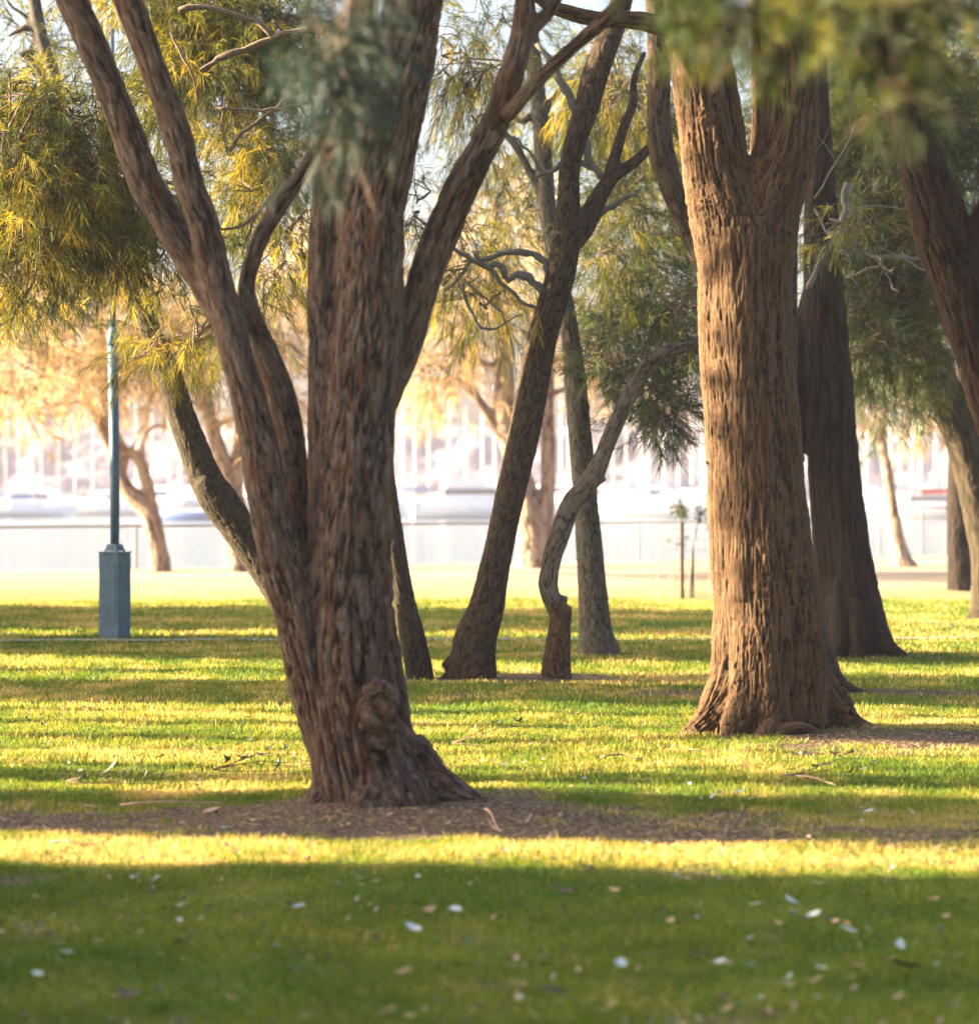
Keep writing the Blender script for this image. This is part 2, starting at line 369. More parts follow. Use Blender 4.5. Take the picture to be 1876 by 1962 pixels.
# ------------------------------------------------------------------ ground
def shore(x): return 51.7+0.57*x
def soil(x, y):
    m = np.zeros_like(x)
    def bump(cx, cy, sx, sy, a_=1.0): return a_*np.exp(-((x-cx)/sx)**2-((y-cy)/sy)**2)
    m += 1.12*sstep(10.35, 10.95, y+0.10*x)*sstep(12.0, 11.6, y+0.06*x)*(0.75+0.25*np.cos((x+0.3)*0.8))
    m += bump(-0.5, 11.8, 0.75, 0.45)+bump(2.9, 14.5, 1.3, 0.45, 1.1)+bump(1.8, 15.1, 0.7, 0.45, 0.9)
    m += bump(-0.1, 20.0, 1.0, 0.6)+bump(0.6, 20.0, 0.7, 0.5, 0.9)+bump(1.9, 18.4, 1.7, 0.35, 0.95)+bump(3.4, 18.4, 1.2, 0.5, 0.8)
    m += bump(3.3, 22.4, 1.0, 0.5)+bump(5.6, 27.5, 2.0, 1.0, 0.9)+bump(1.0, 23, .4, .4, .6)+bump(-2.8, 17.6, 2.0, 0.4, 0.4)
    m += 0.55*noise2(x, y*1.8, 0.9, 3)+0.55*noise2(x, y*1.8, 3.1, 5)+0.45*noise2(x, y*1.3, 9, 6)
    m += 0.5*sstep(0.35, 0.7, noise2(x, y, 2.6, 30))*sstep(10, 9.6, y)
    return np.clip((m-0.35)*1.6, 0, 1)
def gz(x, y):
    z = 0.025*noise2(x, y, 0.5, 1)+0.012*noise2(x, y, 2.3, 2)
    z += 0.07*np.exp(-((x-2.4)/1.4)**2-((y-14.95)/0.5)**2)+0.05*np.exp(-((x+0.45)/1.0)**2-((y-11.9)/0.6)**2)
    z += 0.05*np.exp(-((x-3.2)/1.0)**2-((y-22.5)/0.7)**2)
    s = shore(x); z = z*sstep(s+2, s-6, y)-3.0*sstep(s+0.2, s+2.2, y)
    return z
xs = np.concatenate([-np.geomspace(130, 7.5, 26), np.arange(-7, 7.01, 0.07), np.geomspace(7.5, 130, 26)])
ys = np.concatenate([[-60, -40, -20, -8, 0, 3], np.arange(4.5, 30, 0.07), np.arange(30, 48, 0.25), np.arange(48, 60, 0.5), np.geomspace(61, 320, 24)])
GX, GY = np.meshgrid(xs, ys); gx, gy = GX.ravel(), GY.ravel()
nx, ny = len(xs), len(ys)
idx = (np.arange(ny-1)[:, None]*nx+np.arange(nx-1)[None]).ravel()
def ground_mat():
    m, nt, out = mat('lawn_ground'); L = nt.links.new
    s = N(nt, 'ShaderNodeAttribute', attribute_name='soil'); tc = N(nt, 'ShaderNodeTexCoord')
    n1 = N(nt, 'ShaderNodeTexNoise', i_Scale=1.3, i_Detail=6.0); n2 = N(nt, 'ShaderNodeTexNoise', i_Scale=40.0, i_Detail=5.0); n3 = N(nt, 'ShaderNodeTexNoise', i_Scale=0.35, i_Detail=3.0)
    for n in (n1, n2, n3): L(tc.outputs['Object'], n.inputs[0])
    g = ramp(nt, n1.outputs[0], [(0.3, (0.06, 0.10, 0.012)), (0.55, (0.12, 0.16, 0.018)), (0.75, (0.24, 0.21, 0.05))])
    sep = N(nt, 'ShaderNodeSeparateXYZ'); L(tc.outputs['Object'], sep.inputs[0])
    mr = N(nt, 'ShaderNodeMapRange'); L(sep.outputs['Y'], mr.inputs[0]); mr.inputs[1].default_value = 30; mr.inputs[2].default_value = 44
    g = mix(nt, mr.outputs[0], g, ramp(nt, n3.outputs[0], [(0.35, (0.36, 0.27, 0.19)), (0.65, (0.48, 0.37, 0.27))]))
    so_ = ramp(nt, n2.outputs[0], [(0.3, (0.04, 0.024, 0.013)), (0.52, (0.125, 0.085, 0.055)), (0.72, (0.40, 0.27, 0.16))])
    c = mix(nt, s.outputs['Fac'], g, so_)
    b = N(nt, 'ShaderNodeBsdfPrincipled', i_Roughness=0.95); b.inputs['Specular IOR Level'].default_value = 0.1; L(c, b.inputs['Base Color'])
    bp = N(nt, 'ShaderNodeBump', i_Strength=1.0, i_Distance=0.03); L(n2.outputs[0], bp.inputs['Height']); L(bp.outputs[0], b.inputs['Normal'])
    L(b.outputs[0], out.inputs[0]); return m
sv = soil(gx, gy)
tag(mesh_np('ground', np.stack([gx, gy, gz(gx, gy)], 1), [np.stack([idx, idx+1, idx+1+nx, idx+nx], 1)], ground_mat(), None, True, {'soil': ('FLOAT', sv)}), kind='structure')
# narrow worn footpath crossing at 25 m
pm = simple('path_pale_gravel', (0.24, 0.22, 0.18), 0.95, nscale=30)
px = np.arange(-40, 40.1, 0.5); pv = []
for j, off in enumerate((-0.09, 0.09)):
    yy = 25.0+off+0.10*np.sin(px*0.3)+0.03*px; pv.append(np.stack([px, yy, gz(px, yy)+0.018], 1))
k = np.arange(len(px)-1)
tag(mesh_np('footpath', np.concatenate(pv), [np.stack([k, k+1, k+1+len(px), k+len(px)], 1)], pm), kind='structure')

# water, far hills
def water_mat():
    m, nt, out = mat('harbour_water'); L = nt.links.new
    tc = N(nt, 'ShaderNodeTexCoord'); mp = N(nt, 'ShaderNodeMapping'); mp.inputs['Scale'].default_value = (0.6, 1.6, 1); L(tc.outputs['Object'], mp.inputs[0])
    nz = N(nt, 'ShaderNodeTexNoise', i_Scale=1.0, i_Detail=4.0); L(mp.outputs[0], nz.inputs[0])
    b = N(nt, 'ShaderNodeBsdfPrincipled', i_Roughness=0.18); b.inputs['Base Color'].default_value = (0.10, 0.13, 0.15, 1)
    bp = N(nt, 'ShaderNodeBump', i_Strength=0.5, i_Distance=0.2); L(nz.outputs[0], bp.inputs['Height']); L(bp.outputs[0], b.inputs['Normal'])
    L(b.outputs[0], out.inputs[0]); return m
WZ = -0.8
tag(mesh_np('water', [(-130, 20, WZ), (130, 20, WZ), (130, 400, WZ), (-130, 400, WZ)], [np.array([[0, 1, 2, 3]])], water_mat()), kind='structure')
hx = np.linspace(-130, 130, 160); hy = np.linspace(315, 400, 30); HX, HY = np.meshgrid(hx, hy)
t = (HY-315)/85
HZ = -1.5+sstep(0, 0.8, t)*(11+3*noise2(HX.ravel(), HY.ravel(), 0.03, 2).reshape(HX.shape)+1.5*noise2(HX.ravel(), HY.ravel(), 0.15, 4).reshape(HX.shape))+sstep(0, .1, t)*2*(1+noise2(HX.ravel(), HY.ravel(), 0.3, 7).reshape(HX.shape))
k = (np.arange(29)[:, None]*160+np.arange(159)[None]).ravel()
tag(mesh_np('hills', np.stack([HX.ravel(), HY.ravel(), HZ.ravel()], 1), [np.stack([k, k+1, k+161, k+160], 1)], simple('far_shore_haze_tint', (0.15, 0.13, 0.165), 0.95, nscale=0.1, var=0.5), None, True), kind='structure')  # slope colour lightened to lavender in place of distant haze

# ------------------------------------------------------------------ grass
def grass():
    r = np.random.default_rng(5)
    bands = [(6.3, 9, 6000, 0.036, 0.0042), (9, 12.5, 5600, 0.034, 0.0042), (12.5, 17, 3600, 0.036, 0.0055), (17, 23, 1700, 0.042, 0.008), (23, 34, 700, 0.05, 0.013)]
    Vs = []; Qs = []; Ts = []; vs = []; n = 0
    for y0, y1, den, hh, wd in bands:
        hw = 0.255*y1+0.3; cnt = int(den*(y1-y0)*2*hw)
        x = r.uniform(-hw, hw, cnt); y = r.uniform(y0, y1, cnt)
        k = np.abs(x) < 0.255*y+0.3; x = x[k]; y = y[k]
        s = soil(x, y); thin = 0.5+0.9*noise2(x, y, 5.0, 12)
        k = (r.random(len(x)) > s*1.02)&(r.random(len(x)) < 0.72+thin*0.5)&(np.abs(y-25.0-0.1*np.sin(x*0.3)-0.03*x) > 0.08)
        x = x[k]; y = y[k]; m = len(x); s = s[k]
        z = gz(x, y)-0.004
        h = hh*r.uniform(0.45, 1.2, m)*(1-0.4*s)*(1+0.45*noise2(x, y, 1.7, 8)+0.3*noise2(x, y, 7.0, 9)); h = np.maximum(h, 0.012)
        tuft = r.random(m) < 0.012; h[tuft] *= 1.9
        an = r.uniform(0, 2*math.pi, m); sx = np.cos(an)*wd/2; sy = np.sin(an)*wd/2
        la = r.uniform(0, 2*math.pi, m); lm = h*r.uniform(0.1, 0.9, m); lx = np.cos(la)*lm; ly = np.sin(la)*lm
        b = np.stack([x, y, z], 1); S = np.stack([sx, sy, 0*sx], 1)
        p1 = b+np.stack([lx*0.35, ly*0.35, h*0.6], 1); p2 = b+np.stack([lx, ly, h*(1-0.15*lm/h)], 1)
        Vs.append(np.stack([b-S, b+S, p1-S*0.8, p1+S*0.8, p2], 1).reshape(-1, 3))
        i = np.arange(m)*5+n; n += 5*m
        Qs.append(np.stack([i, i+1, i+3, i+2], 1)); Ts.append(np.stack([i+2, i+3, i+4], 1))
        v = 0.45+0.55*noise2(x, y*1.2, 0.8, 21)+0.55*noise2(x, y, 3.2, 22)+r.normal(0, 0.15, m)+0.3*s+0.65*np.exp(-((y-10.25)/0.4)**2)  # last term yellows blades along the sunlit strip, sunlight put into colour
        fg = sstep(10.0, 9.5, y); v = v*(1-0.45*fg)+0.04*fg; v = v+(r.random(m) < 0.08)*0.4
        vs.append(np.repeat(np.clip(v, 0, 1), 5))
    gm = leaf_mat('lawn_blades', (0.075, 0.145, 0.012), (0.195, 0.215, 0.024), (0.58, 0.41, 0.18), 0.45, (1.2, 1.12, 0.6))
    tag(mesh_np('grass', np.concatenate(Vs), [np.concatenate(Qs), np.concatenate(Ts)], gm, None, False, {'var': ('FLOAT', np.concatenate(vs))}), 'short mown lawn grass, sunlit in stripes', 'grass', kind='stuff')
grass()

# ------------------------------------------------------------------ litter
def g1(x, y): return float(gz(np.array([x]), np.array([y]))[0])
def ground_at(u, v):
    Y = EYE*F/(v-940); return (u-938)/F*Y, Y
leafm = [simple('leaf_pale_silver', (0.50, 0.53, 0.50), 0.5, nscale=30, var=0.2), simple('leaf_tan', (0.38, 0.24, 0.13), 0.7, nscale=30),
         simple('leaf_dark_brown', (0.07, 0.042, 0.028), 0.8, nscale=30), simple('leaf_grey_green', (0.07, 0.11, 0.07), 0.5, nscale=30), simple('bark_strip_pink', (0.46, 0.29, 0.2), 0.8, nscale=25)]
def leaf_geo(L, W, r, curl=0.3):
    n = 7; V = []; 
    for i in range(n):
        t = i/(n-1); w = W*math.sin(math.pi*min(1, t*0.96+0.03))**0.8; z = curl*L*(t-0.5)**2*2
        for s in (-1, 0, 1): V.append(((t-0.5)*L, s*w/2, z+abs(s)*w*0.18+(0.0)))
    V = np.array(V); F_ = []
    for i in range(n-1):
        for j in range(2): a_ = i*3+j; F_.append((a_, a_+1, a_+4, a_+3))
    an = r.uniform(0, 2*math.pi); c, s = math.cos(an), math.sin(an); tl = r.uniform(-0.35, 0.35); tr = r.uniform(-0.3, 0.5)
    Rz = np.array([[c, -s, 0], [s, c, 0], [0, 0, 1]]); Ry = np.array([[math.cos(tl), 0, math.sin(tl)], [0, 1, 0], [-math.sin(tl), 0, math.cos(tl)]])
    Rx = np.array([[1, 0, 0], [0, math.cos(tr), -math.sin(tr)], [0, math.sin(tr), math.cos(tr)]])
    return V@(Rz@Ry@Rx).T, F_
LEAVES = [  # u, v, length cm, width cm, material, label
 (268,1864,9,5,0,'pale leaf on the shaded grass near the lower left corner'),
 (292,1724,9,3,0,'upright pale leaf left in the shade below the brown soil'),
 (262,1700,10,3.5,0,'thin silvery leaf just under the sunlit strip at left'),
 (345,1800,6,3,0,'small white leaf left of centre on the shaded lawn'),
 (497,1820,6,3.5,0,'small pale leaf left of the white leaf near lawn centre'),
 (792,1804,9,4,0,'white oval leaf near the middle of the shaded lawn'),
 (873,1767,7,4,0,'greyish leaf above the white oval leaf at lawn centre'),
 (528,1845,6,3.5,0,'dull white leaf low on the left half of the lawn'),
 (1188,1872,8,5,0,'bright bluish white leaf low right of the lawn centre'),
 (1380,1868,6,4,0,'cream leaf right of the bright bluish white leaf'),
 (1515,1748,12,6,0,'large silvery leaf highest of the cluster at right'),
 (1520,1775,9,4,3,'grey green leaf in the cluster of leaves at right'),
 (1558,1778,9,5,0,'pale leaf at the bottom right of the leaf cluster'),
 (1625,1806,9,3,0,'slim pale leaf right of the leaf cluster'),
 (1724,1842,9,4,0,'white leaf at the far right of the shaded lawn'),
 (1817,1867,12,3.5,0,'long pale leaf near the lower right corner'),
 (1800,1824,5,3,1,'small tan leaf above the long pale leaf at lower right'),
 (820,1770,9,4,1,'orange brown leaf beside the greyish leaf at lawn centre'),
 (1285,1784,5,4,1,'small tan leaf left of the leaf cluster'),
 (355,1838,14,6,2,'dark curled leaf on the shaded lawn at left'),
 (400,1768,7,5,2,'dark brown leaf above the white oval leaf, towards the left'),
 (1085,1735,9,5,2,'dark leaf below the sunlit strip at centre'),
 (1730,1880,15,6,2,'wide dark leaf low at the right'),
 (1060,1925,12,5,2,'dark leaf at the bottom edge near centre'),
 (250,1940,14,5,2,'dark leaf at the bottom edge towards the left'),
 (1415,1540,10,4,0,'white leaf on the sunlit grass below the right tree'),
 (1365,1548,8,3,0,'pale leaf standing in grass right of the soil strip'),
 (1667,1579,8,4,0,'mint pale leaf on the brown soil at right'),
 (1318,1525,8,4,0,'pale upright leaf below the right tree roots'),
 (1285,1508,7,3,1,'tan leaf on the shaded stripe below the right tree'),
 (310,1458,11,4,1,'orange leaf on the sunlit grass left of the left tree'),
 (405,1562,12,4,4,'pinkish dry leaf at the edge of the soil left of the left tree'),
 (300,1545,11,4,4,'pale pink leaf lying in sun above the soil at left'),
 (285,1535,9,4,4,'cream pink leaf beside another in the sun at left'),
]
r_ = np.random.default_rng(12)
for (u, v, l, w, mi, lab) in LEAVES:
    x, y = ground_at(u, v); V, f = leaf_geo(l/100*0.72, w/100*0.8, r_, r_.uniform(0.1, 0.5)); zo = g1(x, y)+(0.03 if soil(np.array([x]), np.array([y]))[0] < 0.5 else 0.01)
    me = bpy.data.meshes.new('fallen_leaf'); me.from_pydata(V.tolist(), [], f); me.materials.append(leafm[mi]); me.polygons.foreach_set('use_smooth', [True]*len(f))
    o = bpy.data.objects.new('fallen_leaf', me); col.objects.link(o); o.location = (x, y, zo+0.012)
    tag(o, lab, 'leaf', 'leaves fallen on the lawn')
def litter():
    r = np.random.default_rng(33); V = []; F_ = []; mi = []; n = 0
    for k in range(7500):
        y = 6.5+r.random()**1.5*20; x = r.uniform(-0.25*y, 0.25*y); sx = soil(np.array([x]), np.array([y]))[0]
        if sx < 0.3 and r.random() < 0.72: continue
        strip = sx > 0.4 and r.random() < 0.45
        if strip: v, f = leaf_geo(r.uniform(0.05, 0.16), r.uniform(0.006, 0.014), r, 0.1)
        else: v, f = leaf_geo(r.uniform(0.02, 0.055), r.uniform(0.008, 0.022), r, 0.3)
        v = v+np.array([x, y, g1(x, y)+(0.008 if sx > 0.5 else 0.026)]); V.append(v); F_ += [tuple(i+n for i in q) for q in f]; n += len(v)
        p = r.choice(5, p=[0.08, 0.22, 0.46, 0.14, 0.10]) if not strip else r.choice([1, 2, 4], p=[0.35, 0.35, 0.3]); mi += [p]*len(f)
    me = bpy.data.meshes.new('leaf_litter'); me.from_pydata(np.concatenate(V).tolist(), [], F_)
    for m in leafm: me.materials.append(m)
    me.polygons.foreach_set('material_index', np.array(mi, np.int32)); me.update()
    o = bpy.data.objects.new('leaf_litter', me); col.objects.link(o); tag(o, 'scattered dry leaves, bark flakes and twigs on lawn and soil', 'litter', kind='stuff')
litter()
def sprig(u, v, n, size, label, seed):
    r = np.random.default_rng(seed); x, y = ground_at(u, v); z = g1(x, y)+0.03
    t = thing('leafy_sprig', label, 'sprig', (x, y, z), 'broken leafy sprigs on the lawn')
    mb = MB(); lv = MB()
    for k in range(3):
        p = [np.array([x-size*0.6, y, z])]; d = np.array([1, r.uniform(-.3, .3), 0.12*k])
        for i in range(6): d = d+r.normal(size=3)*0.12; p.append(p[-1]+d/np.linalg.norm(d)*size*0.22)
        p = np.array(p); p[:, 2] = np.clip(p[:, 2], z-0.01, z+0.10); mb.tube(p, np.linspace(0.004, 0.0015, len(p)), 5)
        for i in range(n):
            q = p[r.integers(1, len(p))]; V, f = leaf_geo(r.uniform(0.07, 0.13), r.uniform(0.018, 0.03), r, 0.3)
            tl = r.uniform(-0.2, 1.1); c, s = math.cos(tl), math.sin(tl); V = V@np.array([[c, 0, s], [0, 1, 0], [-s, 0, c]]); V += q+np.array([0, 0, 0.03]); lv.add(V, f)
    mb.build('stem', M['twig'], t, True); lv.build('foliage', leafm[3], t, True)
sprig(495, 1478, 8, 0.42, 'green leafy sprig lying on sunlit grass just left of the left tree', 1)
sprig(215, 1503, 4, 0.40, 'sparse sprig with one upright leaf on the lawn at left', 2)
sprig(930, 1430, 3, 0.34, 'small dark sprig on the grass right of the left tree', 3)
sprig(1570, 1500, 4, 0.36, 'dry sprig with pale leaf on the grass below the right tree', 4)
for i, (u0, v0, u1, v1, lab) in enumerate([(930, 1572, 962, 1602, 'thin pale stick lying on the soil right of the left tree'), (95, 1632, 190, 1628, 'short pinkish bark strip on the soil at far left'), (230, 1552, 430, 1548, 'long bark strip on the soil edge at left'),
        (1520, 1500, 1600, 1512, 'crooked bark strip on the shaded grass below the right tree'), (1150, 1458, 1230, 1460, 'thin dark twig on the grass left of the right tree')]):
    a0 = ground_at(u0, v0); b0 = ground_at(u1, v1); mb = MB(); pts = []
    for t in np.linspace(0, 1, 7):
        x = a0[0]*(1-t)+b0[0]*t; y = a0[1]*(1-t)+b0[1]*t+0.03*math.sin(t*7+i); pts.append((x, y, g1(x, y)+0.03+0.01*math.sin(t*5)))
    mb.tube(pts, np.linspace(0.006, 0.003, 7), 6); tag(mb.build('fallen_stick', leafm[4] if i < 4 else M['twig'], None, True), lab, 'stick', 'sticks and bark strips on the ground')

# ------------------------------------------------------------------ the trees
def tree(label, base_u, base_v, name='tree', group='park trees', cat='tree'):
    x, y = ground_at(base_u, base_v); return thing(name, label, cat, (x, y, g1(x, y)-0.02), group), y

# T1: the big many stemmed tree, left of centre
t1, Y1 = tree('big rough barked tree with several forking stems and a knobbly burl, left foreground', 735, 1550)
Y1 = 11.9
T1L = [
 limb([(742,1600,150),(735,1555,128),(715,1500,112),(690,1420,104),(672,1330,98),(664,1240,92),(664,1150,84),(668,1060,80),(674,960,77),(680,870,74),(688,790,71),(697,700,70),(706,600,68),(709,500,67),(713,400,65),(735,300,62),(758,200,60),(778,100,57),(795,0,55),(815,-120,50),(850,-330,42)], Y1),
 limb([(640,1140,40),(628,1000,36,.05),(624,850,34,.05),(624,700,33,.05),(622,520,32,.05),(626,400,30,.05),(648,280,30,.05),(682,140,28,.1),(700,0,26,.1),(716,-150,22,.2)], Y1),
 limb([(690,860,36,.05),(735,760,34,.05),(772,675,33,.1),(795,600,32,.1),(818,525,33,.1),(845,455,34,.1),(874,385,34,.05),(915,305,31),(946,245,29),(966,190,26,-.05),(984,130,25,-.1),(1000,70,23,-.1),(1006,0,20,-.1),(1010,-120,16,0)], Y1),
 limb([(970,225,15,-.1),(1000,188,15,-.2),(1050,135,14,-.25),(1101,88,14,-.3),(1150,45,15,-.35),(1185,7,14,-.4),(1230,-60,12,-.4)], Y1),
 limb([(1000,75,17,-.1),(1030,45,15,-.1),(1060,10,13,-.1),(1085,-50,11,-.1)], Y1),
 limb([(640,1420,60),(605,1290,58,-.05),(578,1190,52,-.05),(548,1100,46,-.05),(524,1010,41,-.05),(507,920,38,-.05),(496,850,36,-.05),(478,770,33,-.05),(456,690,31,-.05),(436,610,31,-.03),(412,525,31),(387,420,30),(363,350,28),(336,245,28),(297,140,26),(268,60,27),(245,0,27),(205,-110,24),(150,-260,20)], Y1),
 limb([(440,640,22),(405,570,27,.06),(362,495,30,.1),(315,415,31,.1),(275,340,32,.1),(241,245,31,.12),(203,150,29,.14),(160,45,30,.14),(138,0,30,.14),(80,-110,25,.16),(10,-260,20,.2)], Y1),
 limb([(600,1120,24,.05),(580,1040,22,.1),(571,960,24,.12),(561,870,28,.14),(546,790,31,.16),(522,715,30,.16),(497,650,26,.16),(478,595,22,.16),(474,540,17,.18),(498,460,17,.2),(535,395,17,.25),(576,335,15,.3),(620,260,13,.35),(660,180,10,.4)], Y1),
 # roots
 limb([(690,1450,60),(635,1520,42,-.05),(595,1552,22,-.1),(545,1566,9,-.12)], Y1),
 limb([(770,1450,60),(830,1505,48,-.03),(890,1532,34,-.05),(945,1556,16,-.05),(985,1566,7,-.03)], Y1),
 limb([(730,1460,60),(700,1530,50,-.18),(690,1572,26,-.3)], Y1),
 limb([(740,1460,60),(790,1530,46,-.15),(815,1570,22,-.25)], Y1),
 limb([(720,1460,60),(650,1520,45,.35),(600,1545,25,.5)], Y1),
]
bark_mesh('trunk', T1L, 0.008, 'bark_grey', t1, amp=0.026, freq=19, aniso=5.5, flute=0.05, seed=2, shag=0.35, smooth_it=9)
bx_ = []
def ring(u, v, ru, rv, r, Y, n=12):
    c = P(u, v, Y); return np.array([(c[0]+ru*Y/F*math.cos(t), c[1]-0.02*math.sin(2*t), c[2]+rv*Y/F*math.sin(t), r*Y/F*(1+0.25*math.sin(3*t))) for t in np.linspace(0, 2*math.pi, n*2)])
Yb = Y1-0.255
bark_mesh('burl', [limb([(700,1352,15,.02),(712,1372,19,-.01),(728,1392,17,0),(738,1412,12,.02)], Yb), limb([(718,1335,14),(742,1352,18,-.02),(748,1378,13,-.01)], Yb), limb([(712,1412,9,.02),(722,1425,11),(738,1432,9)], Yb), limb([(690,1380,10,.03),(700,1398,12,.01)], Yb), limb([(700,1330,16),(735,1318,20,-.02),(757,1345,15)], Yb), limb([(690,1365,12,.02),(700,1345,12,-.01),(712,1340,10)], Yb), limb([(735,1430,12,.03),(748,1410,12),(752,1385,12)], Yb)], 0.007, 'bark_grey', t1, amp=0.022, freq=16, aniso=1.6, smooth_it=5, seed=9, shag=0.5)
bark_mesh('lichen_patch', [limb([(738,1322,10),(748,1335,13),(752,1352,9)], Yb-0.018)], 0.006, 'bark_lichen', t1, amp=0.004, freq=30, aniso=1, smooth_it=4)
crown(t1, [(655,70,25,80,7.2,.2,11,8),(648,190,18,60,7.2,.15,5,8),(615,265,12,30,7.2,.1,2,7),(690,0,30,40,7.4,.2,4,8),(560,-290,260,100,10.4,1.4,40,12),(250,-330,300,110,11.6,1.4,40,12),(900,-330,260,90,11.6,1.2,30,12)], 'leaf_blue', nn=22, ln=0.09, wd=0.0035, droop=0.9, csize=0.075, L=.12, seed=11, twr=0.0012)

twigs(t1, [[(860,-330,10,-.1),(800,-260,9,-2.0),(720,-140,7,-3.8),(680,-40,5,-4.6),(662,60,3,-4.7),(650,190,1.5,-4.7)], [(720,-140,5,-3.8),(690,-60,4,-4.5),(700,20,2,-4.6)], [(680,-40,4,-4.6),(640,80,2,-4.7),(618,240,1,-4.7)]], Y1, 'twig', wander=.004)
# T2: dark mossy stem leaning left behind T1
t2, Y2 = tree('dark mossy trunk leaning far left behind the big left tree', 640, 1300)
bark_mesh('trunk', [limb([(640,1320,52),(610,1240,44),(570,1180,38),(525,1110,34),(487,1055,33),(450,1000,35),(420,958,37),(396,920,33),(373,861,30),(347,790,27),(325,718,25),(300,664,22),(282,610,21),(258,530,20),(238,450,18),(215,350,15),(200,200,12)], Y2),
  limb([(398,925,18,-.1),(388,935,14,-.16)], Y2)], 0.011, 'bark_mossy', t2, amp=0.018, freq=22, aniso=3.0, seed=3, smooth_it=6)
# T3
t3, Y3 = tree('slim curved trunk just right of the big left tree', 805, 1298)
bark_mesh('trunk', [limb([(806,1318,30),(803,1280,27),(790,1220,26),(776,1160,23),(762,1080,21),(750,1000,20),(735,900,19),(715,780,17),(700,600,14),(700,400,12),(720,200,10)], Y3), limb([(782,1215,18),(800,1205,9)], Y3)], 0.011, 'bark_mossy', t3, amp=0.015, freq=22, aniso=3.0, seed=5, smooth_it=6)
twigs(t3, [[(340,20,6),(385,12,6),(440,25,6),(500,48,5),(525,75,4)], [(385,136,5),(410,122,6),(437,105,6.5),(500,82,6),(560,63,6),(610,50,7)], [(413,210,2.5),(450,206,2.5),(500,212,3),(560,205,3),(600,190,3)], [(440,290,3),(455,268,3.2),(480,240,3.2),(520,215,3),(545,190,2.5)],
 [(470,460,2.5),(500,400,2.5),(520,380,3),(545,330,3)], [(330,60,2.5),(350,110,2.5),(372,150,2),(378,200,1.5)], [(430,200,2),(425,250,2),(440,300,1.5)], [(400,420,2),(430,440,2.4),(470,430,3),(500,400,3)], [(220,470,2),(225,500,2.2),(245,540,2),(250,565,1.5)]], 17.5, 'twig', wander=.006)
# T4
t4, Y4 = tree('dark leaning tree with a knob at its foot, in the middle', 900, 1298)
T4L = [limb([(902,1325,52),(904,1285,48),(912,1225,41),(932,1165,34),(944,1105,30),(958,1040,28),(972,970,28),(988,900,29),(1004,830,30),(1017,760,30),(1030,690,29),(1046,620,28),(1066,555,28),(1079,500,28),(1087,440,26),(1089,380,22),(1092,315,20),(1106,260,22),(1124,205,24),(1140,145,26),(1160,90,25),(1180,40,22),(1205,-50,20),(1250,-220,16)], Y4),
 limb([(1092,470,20),(1118,435,22),(1135,400,19),(1153,368,17),(1170,343,15),(1190,328,12),(1222,305,11),(1252,275,9),(1290,240,8)], Y4),
 limb([(1160,360,13),(1172,320,13),(1184,280,11),(1196,240,10),(1212,200,9),(1215,150,7),(1235,100,5)], Y4),
 limb([(900,1290,30),(878,1278,22),(864,1262,19)], Y4), limb([(915,1250,40),(875,1292,18),(840,1310,8)], Y4)]
bark_mesh('trunk', T4L, 0.010, 'bark_brown', t4, amp=0.014, freq=24, aniso=3.0, flute=0.03, flute_top=.7, seed=6, smooth_it=6)
twigs(t4, [
 [(1056,540,8),(1048,512,8),(1038,496,8),(1020,486,7),(995,485,6.5),(962,486,6),(940,494,5),(920,498,4),(905,480,2.5)],
 [(1050,562,9),(1030,548,8),(1012,532,8),(992,527,7),(975,536,7),(966,522,6.5),(958,508,6),(935,511,6),(915,503,5.5),(895,492,5),(869,480,4),(850,470,2)],
 [(935,511,4.5),(960,540,4),(985,565,3.5),(1008,585,4),(1040,590,4)],
 [(900,500,4),(888,520,4),(868,545,3),(850,560,1.5)],
 [(885,540,3),(893,575,3),(905,600,3),(920,628,3),(940,632,2.5),(965,620,2),(1000,600,1.2)],
 [(890,540,2.5),(930,570,2.2),(960,600,2),(975,640,1.8),(985,700,1.5),(990,730,1)],
 [(1150,340,7),(1138,322,7),(1120,316,6.5),(1095,313,6),(1076,317,5.5),(1055,328,5),(1028,338,4)],
 [(1040,334,3.5),(1030,315,3),(1018,295,3),(1000,280,2.5),(985,262,2)],
 [(1130,320,8),(1126,290,8),(1118,245,8),(1106,220,8),(1090,185,7.5),(1070,148,7),(1050,110,6),(1030,85,5)],
 [(1140,425,7),(1155,405,6),(1175,395,6),(1200,378,5),(1225,370,3)],
], Y4, 'twig_grey', wander=0.006)
# T5 lichen trunk
t5, Y5 = tree('straight grey trunk with pale lichen behind the crooked tree', 1150, 1255)
bark_mesh('trunk', [limb([(1150,1275,52),(1146,1240,38),(1140,1200,31),(1134,1120,27),(1128,1040,25),(1122,960,23),(1115,880,23),(1108,800,22),(1103,740,22),(1096,670,19),(1086,600,18),(1072,530,17),(1058,460,17),(1048,390,17),(1042,310,17),(1035,230,16),(1026,150,16),(1018,60,14),(1005,-60,12)], Y5),
  limb([(1112,780,14),(1126,772,12)], Y5), limb([(1050,400,10),(1025,350,9),(1005,310,8),(985,275,8),(960,250,6)], Y5), limb([(1040,240,9),(1020,220,8),(1000,235,6),(985,220,5)], Y5), limb([(1030,240,8),(1060,190,7),(1078,165,5)], Y5),
  limb([(1150,1240,26),(1178,1262,14),(1205,1275,6)], Y5), limb([(1145,1240,26),(1112,1262,12),(1098,1272,6)], Y5)], 0.012, 'bark_lichen', t5, amp=0.014, freq=22, aniso=2.5, seed=8, smooth_it=6)
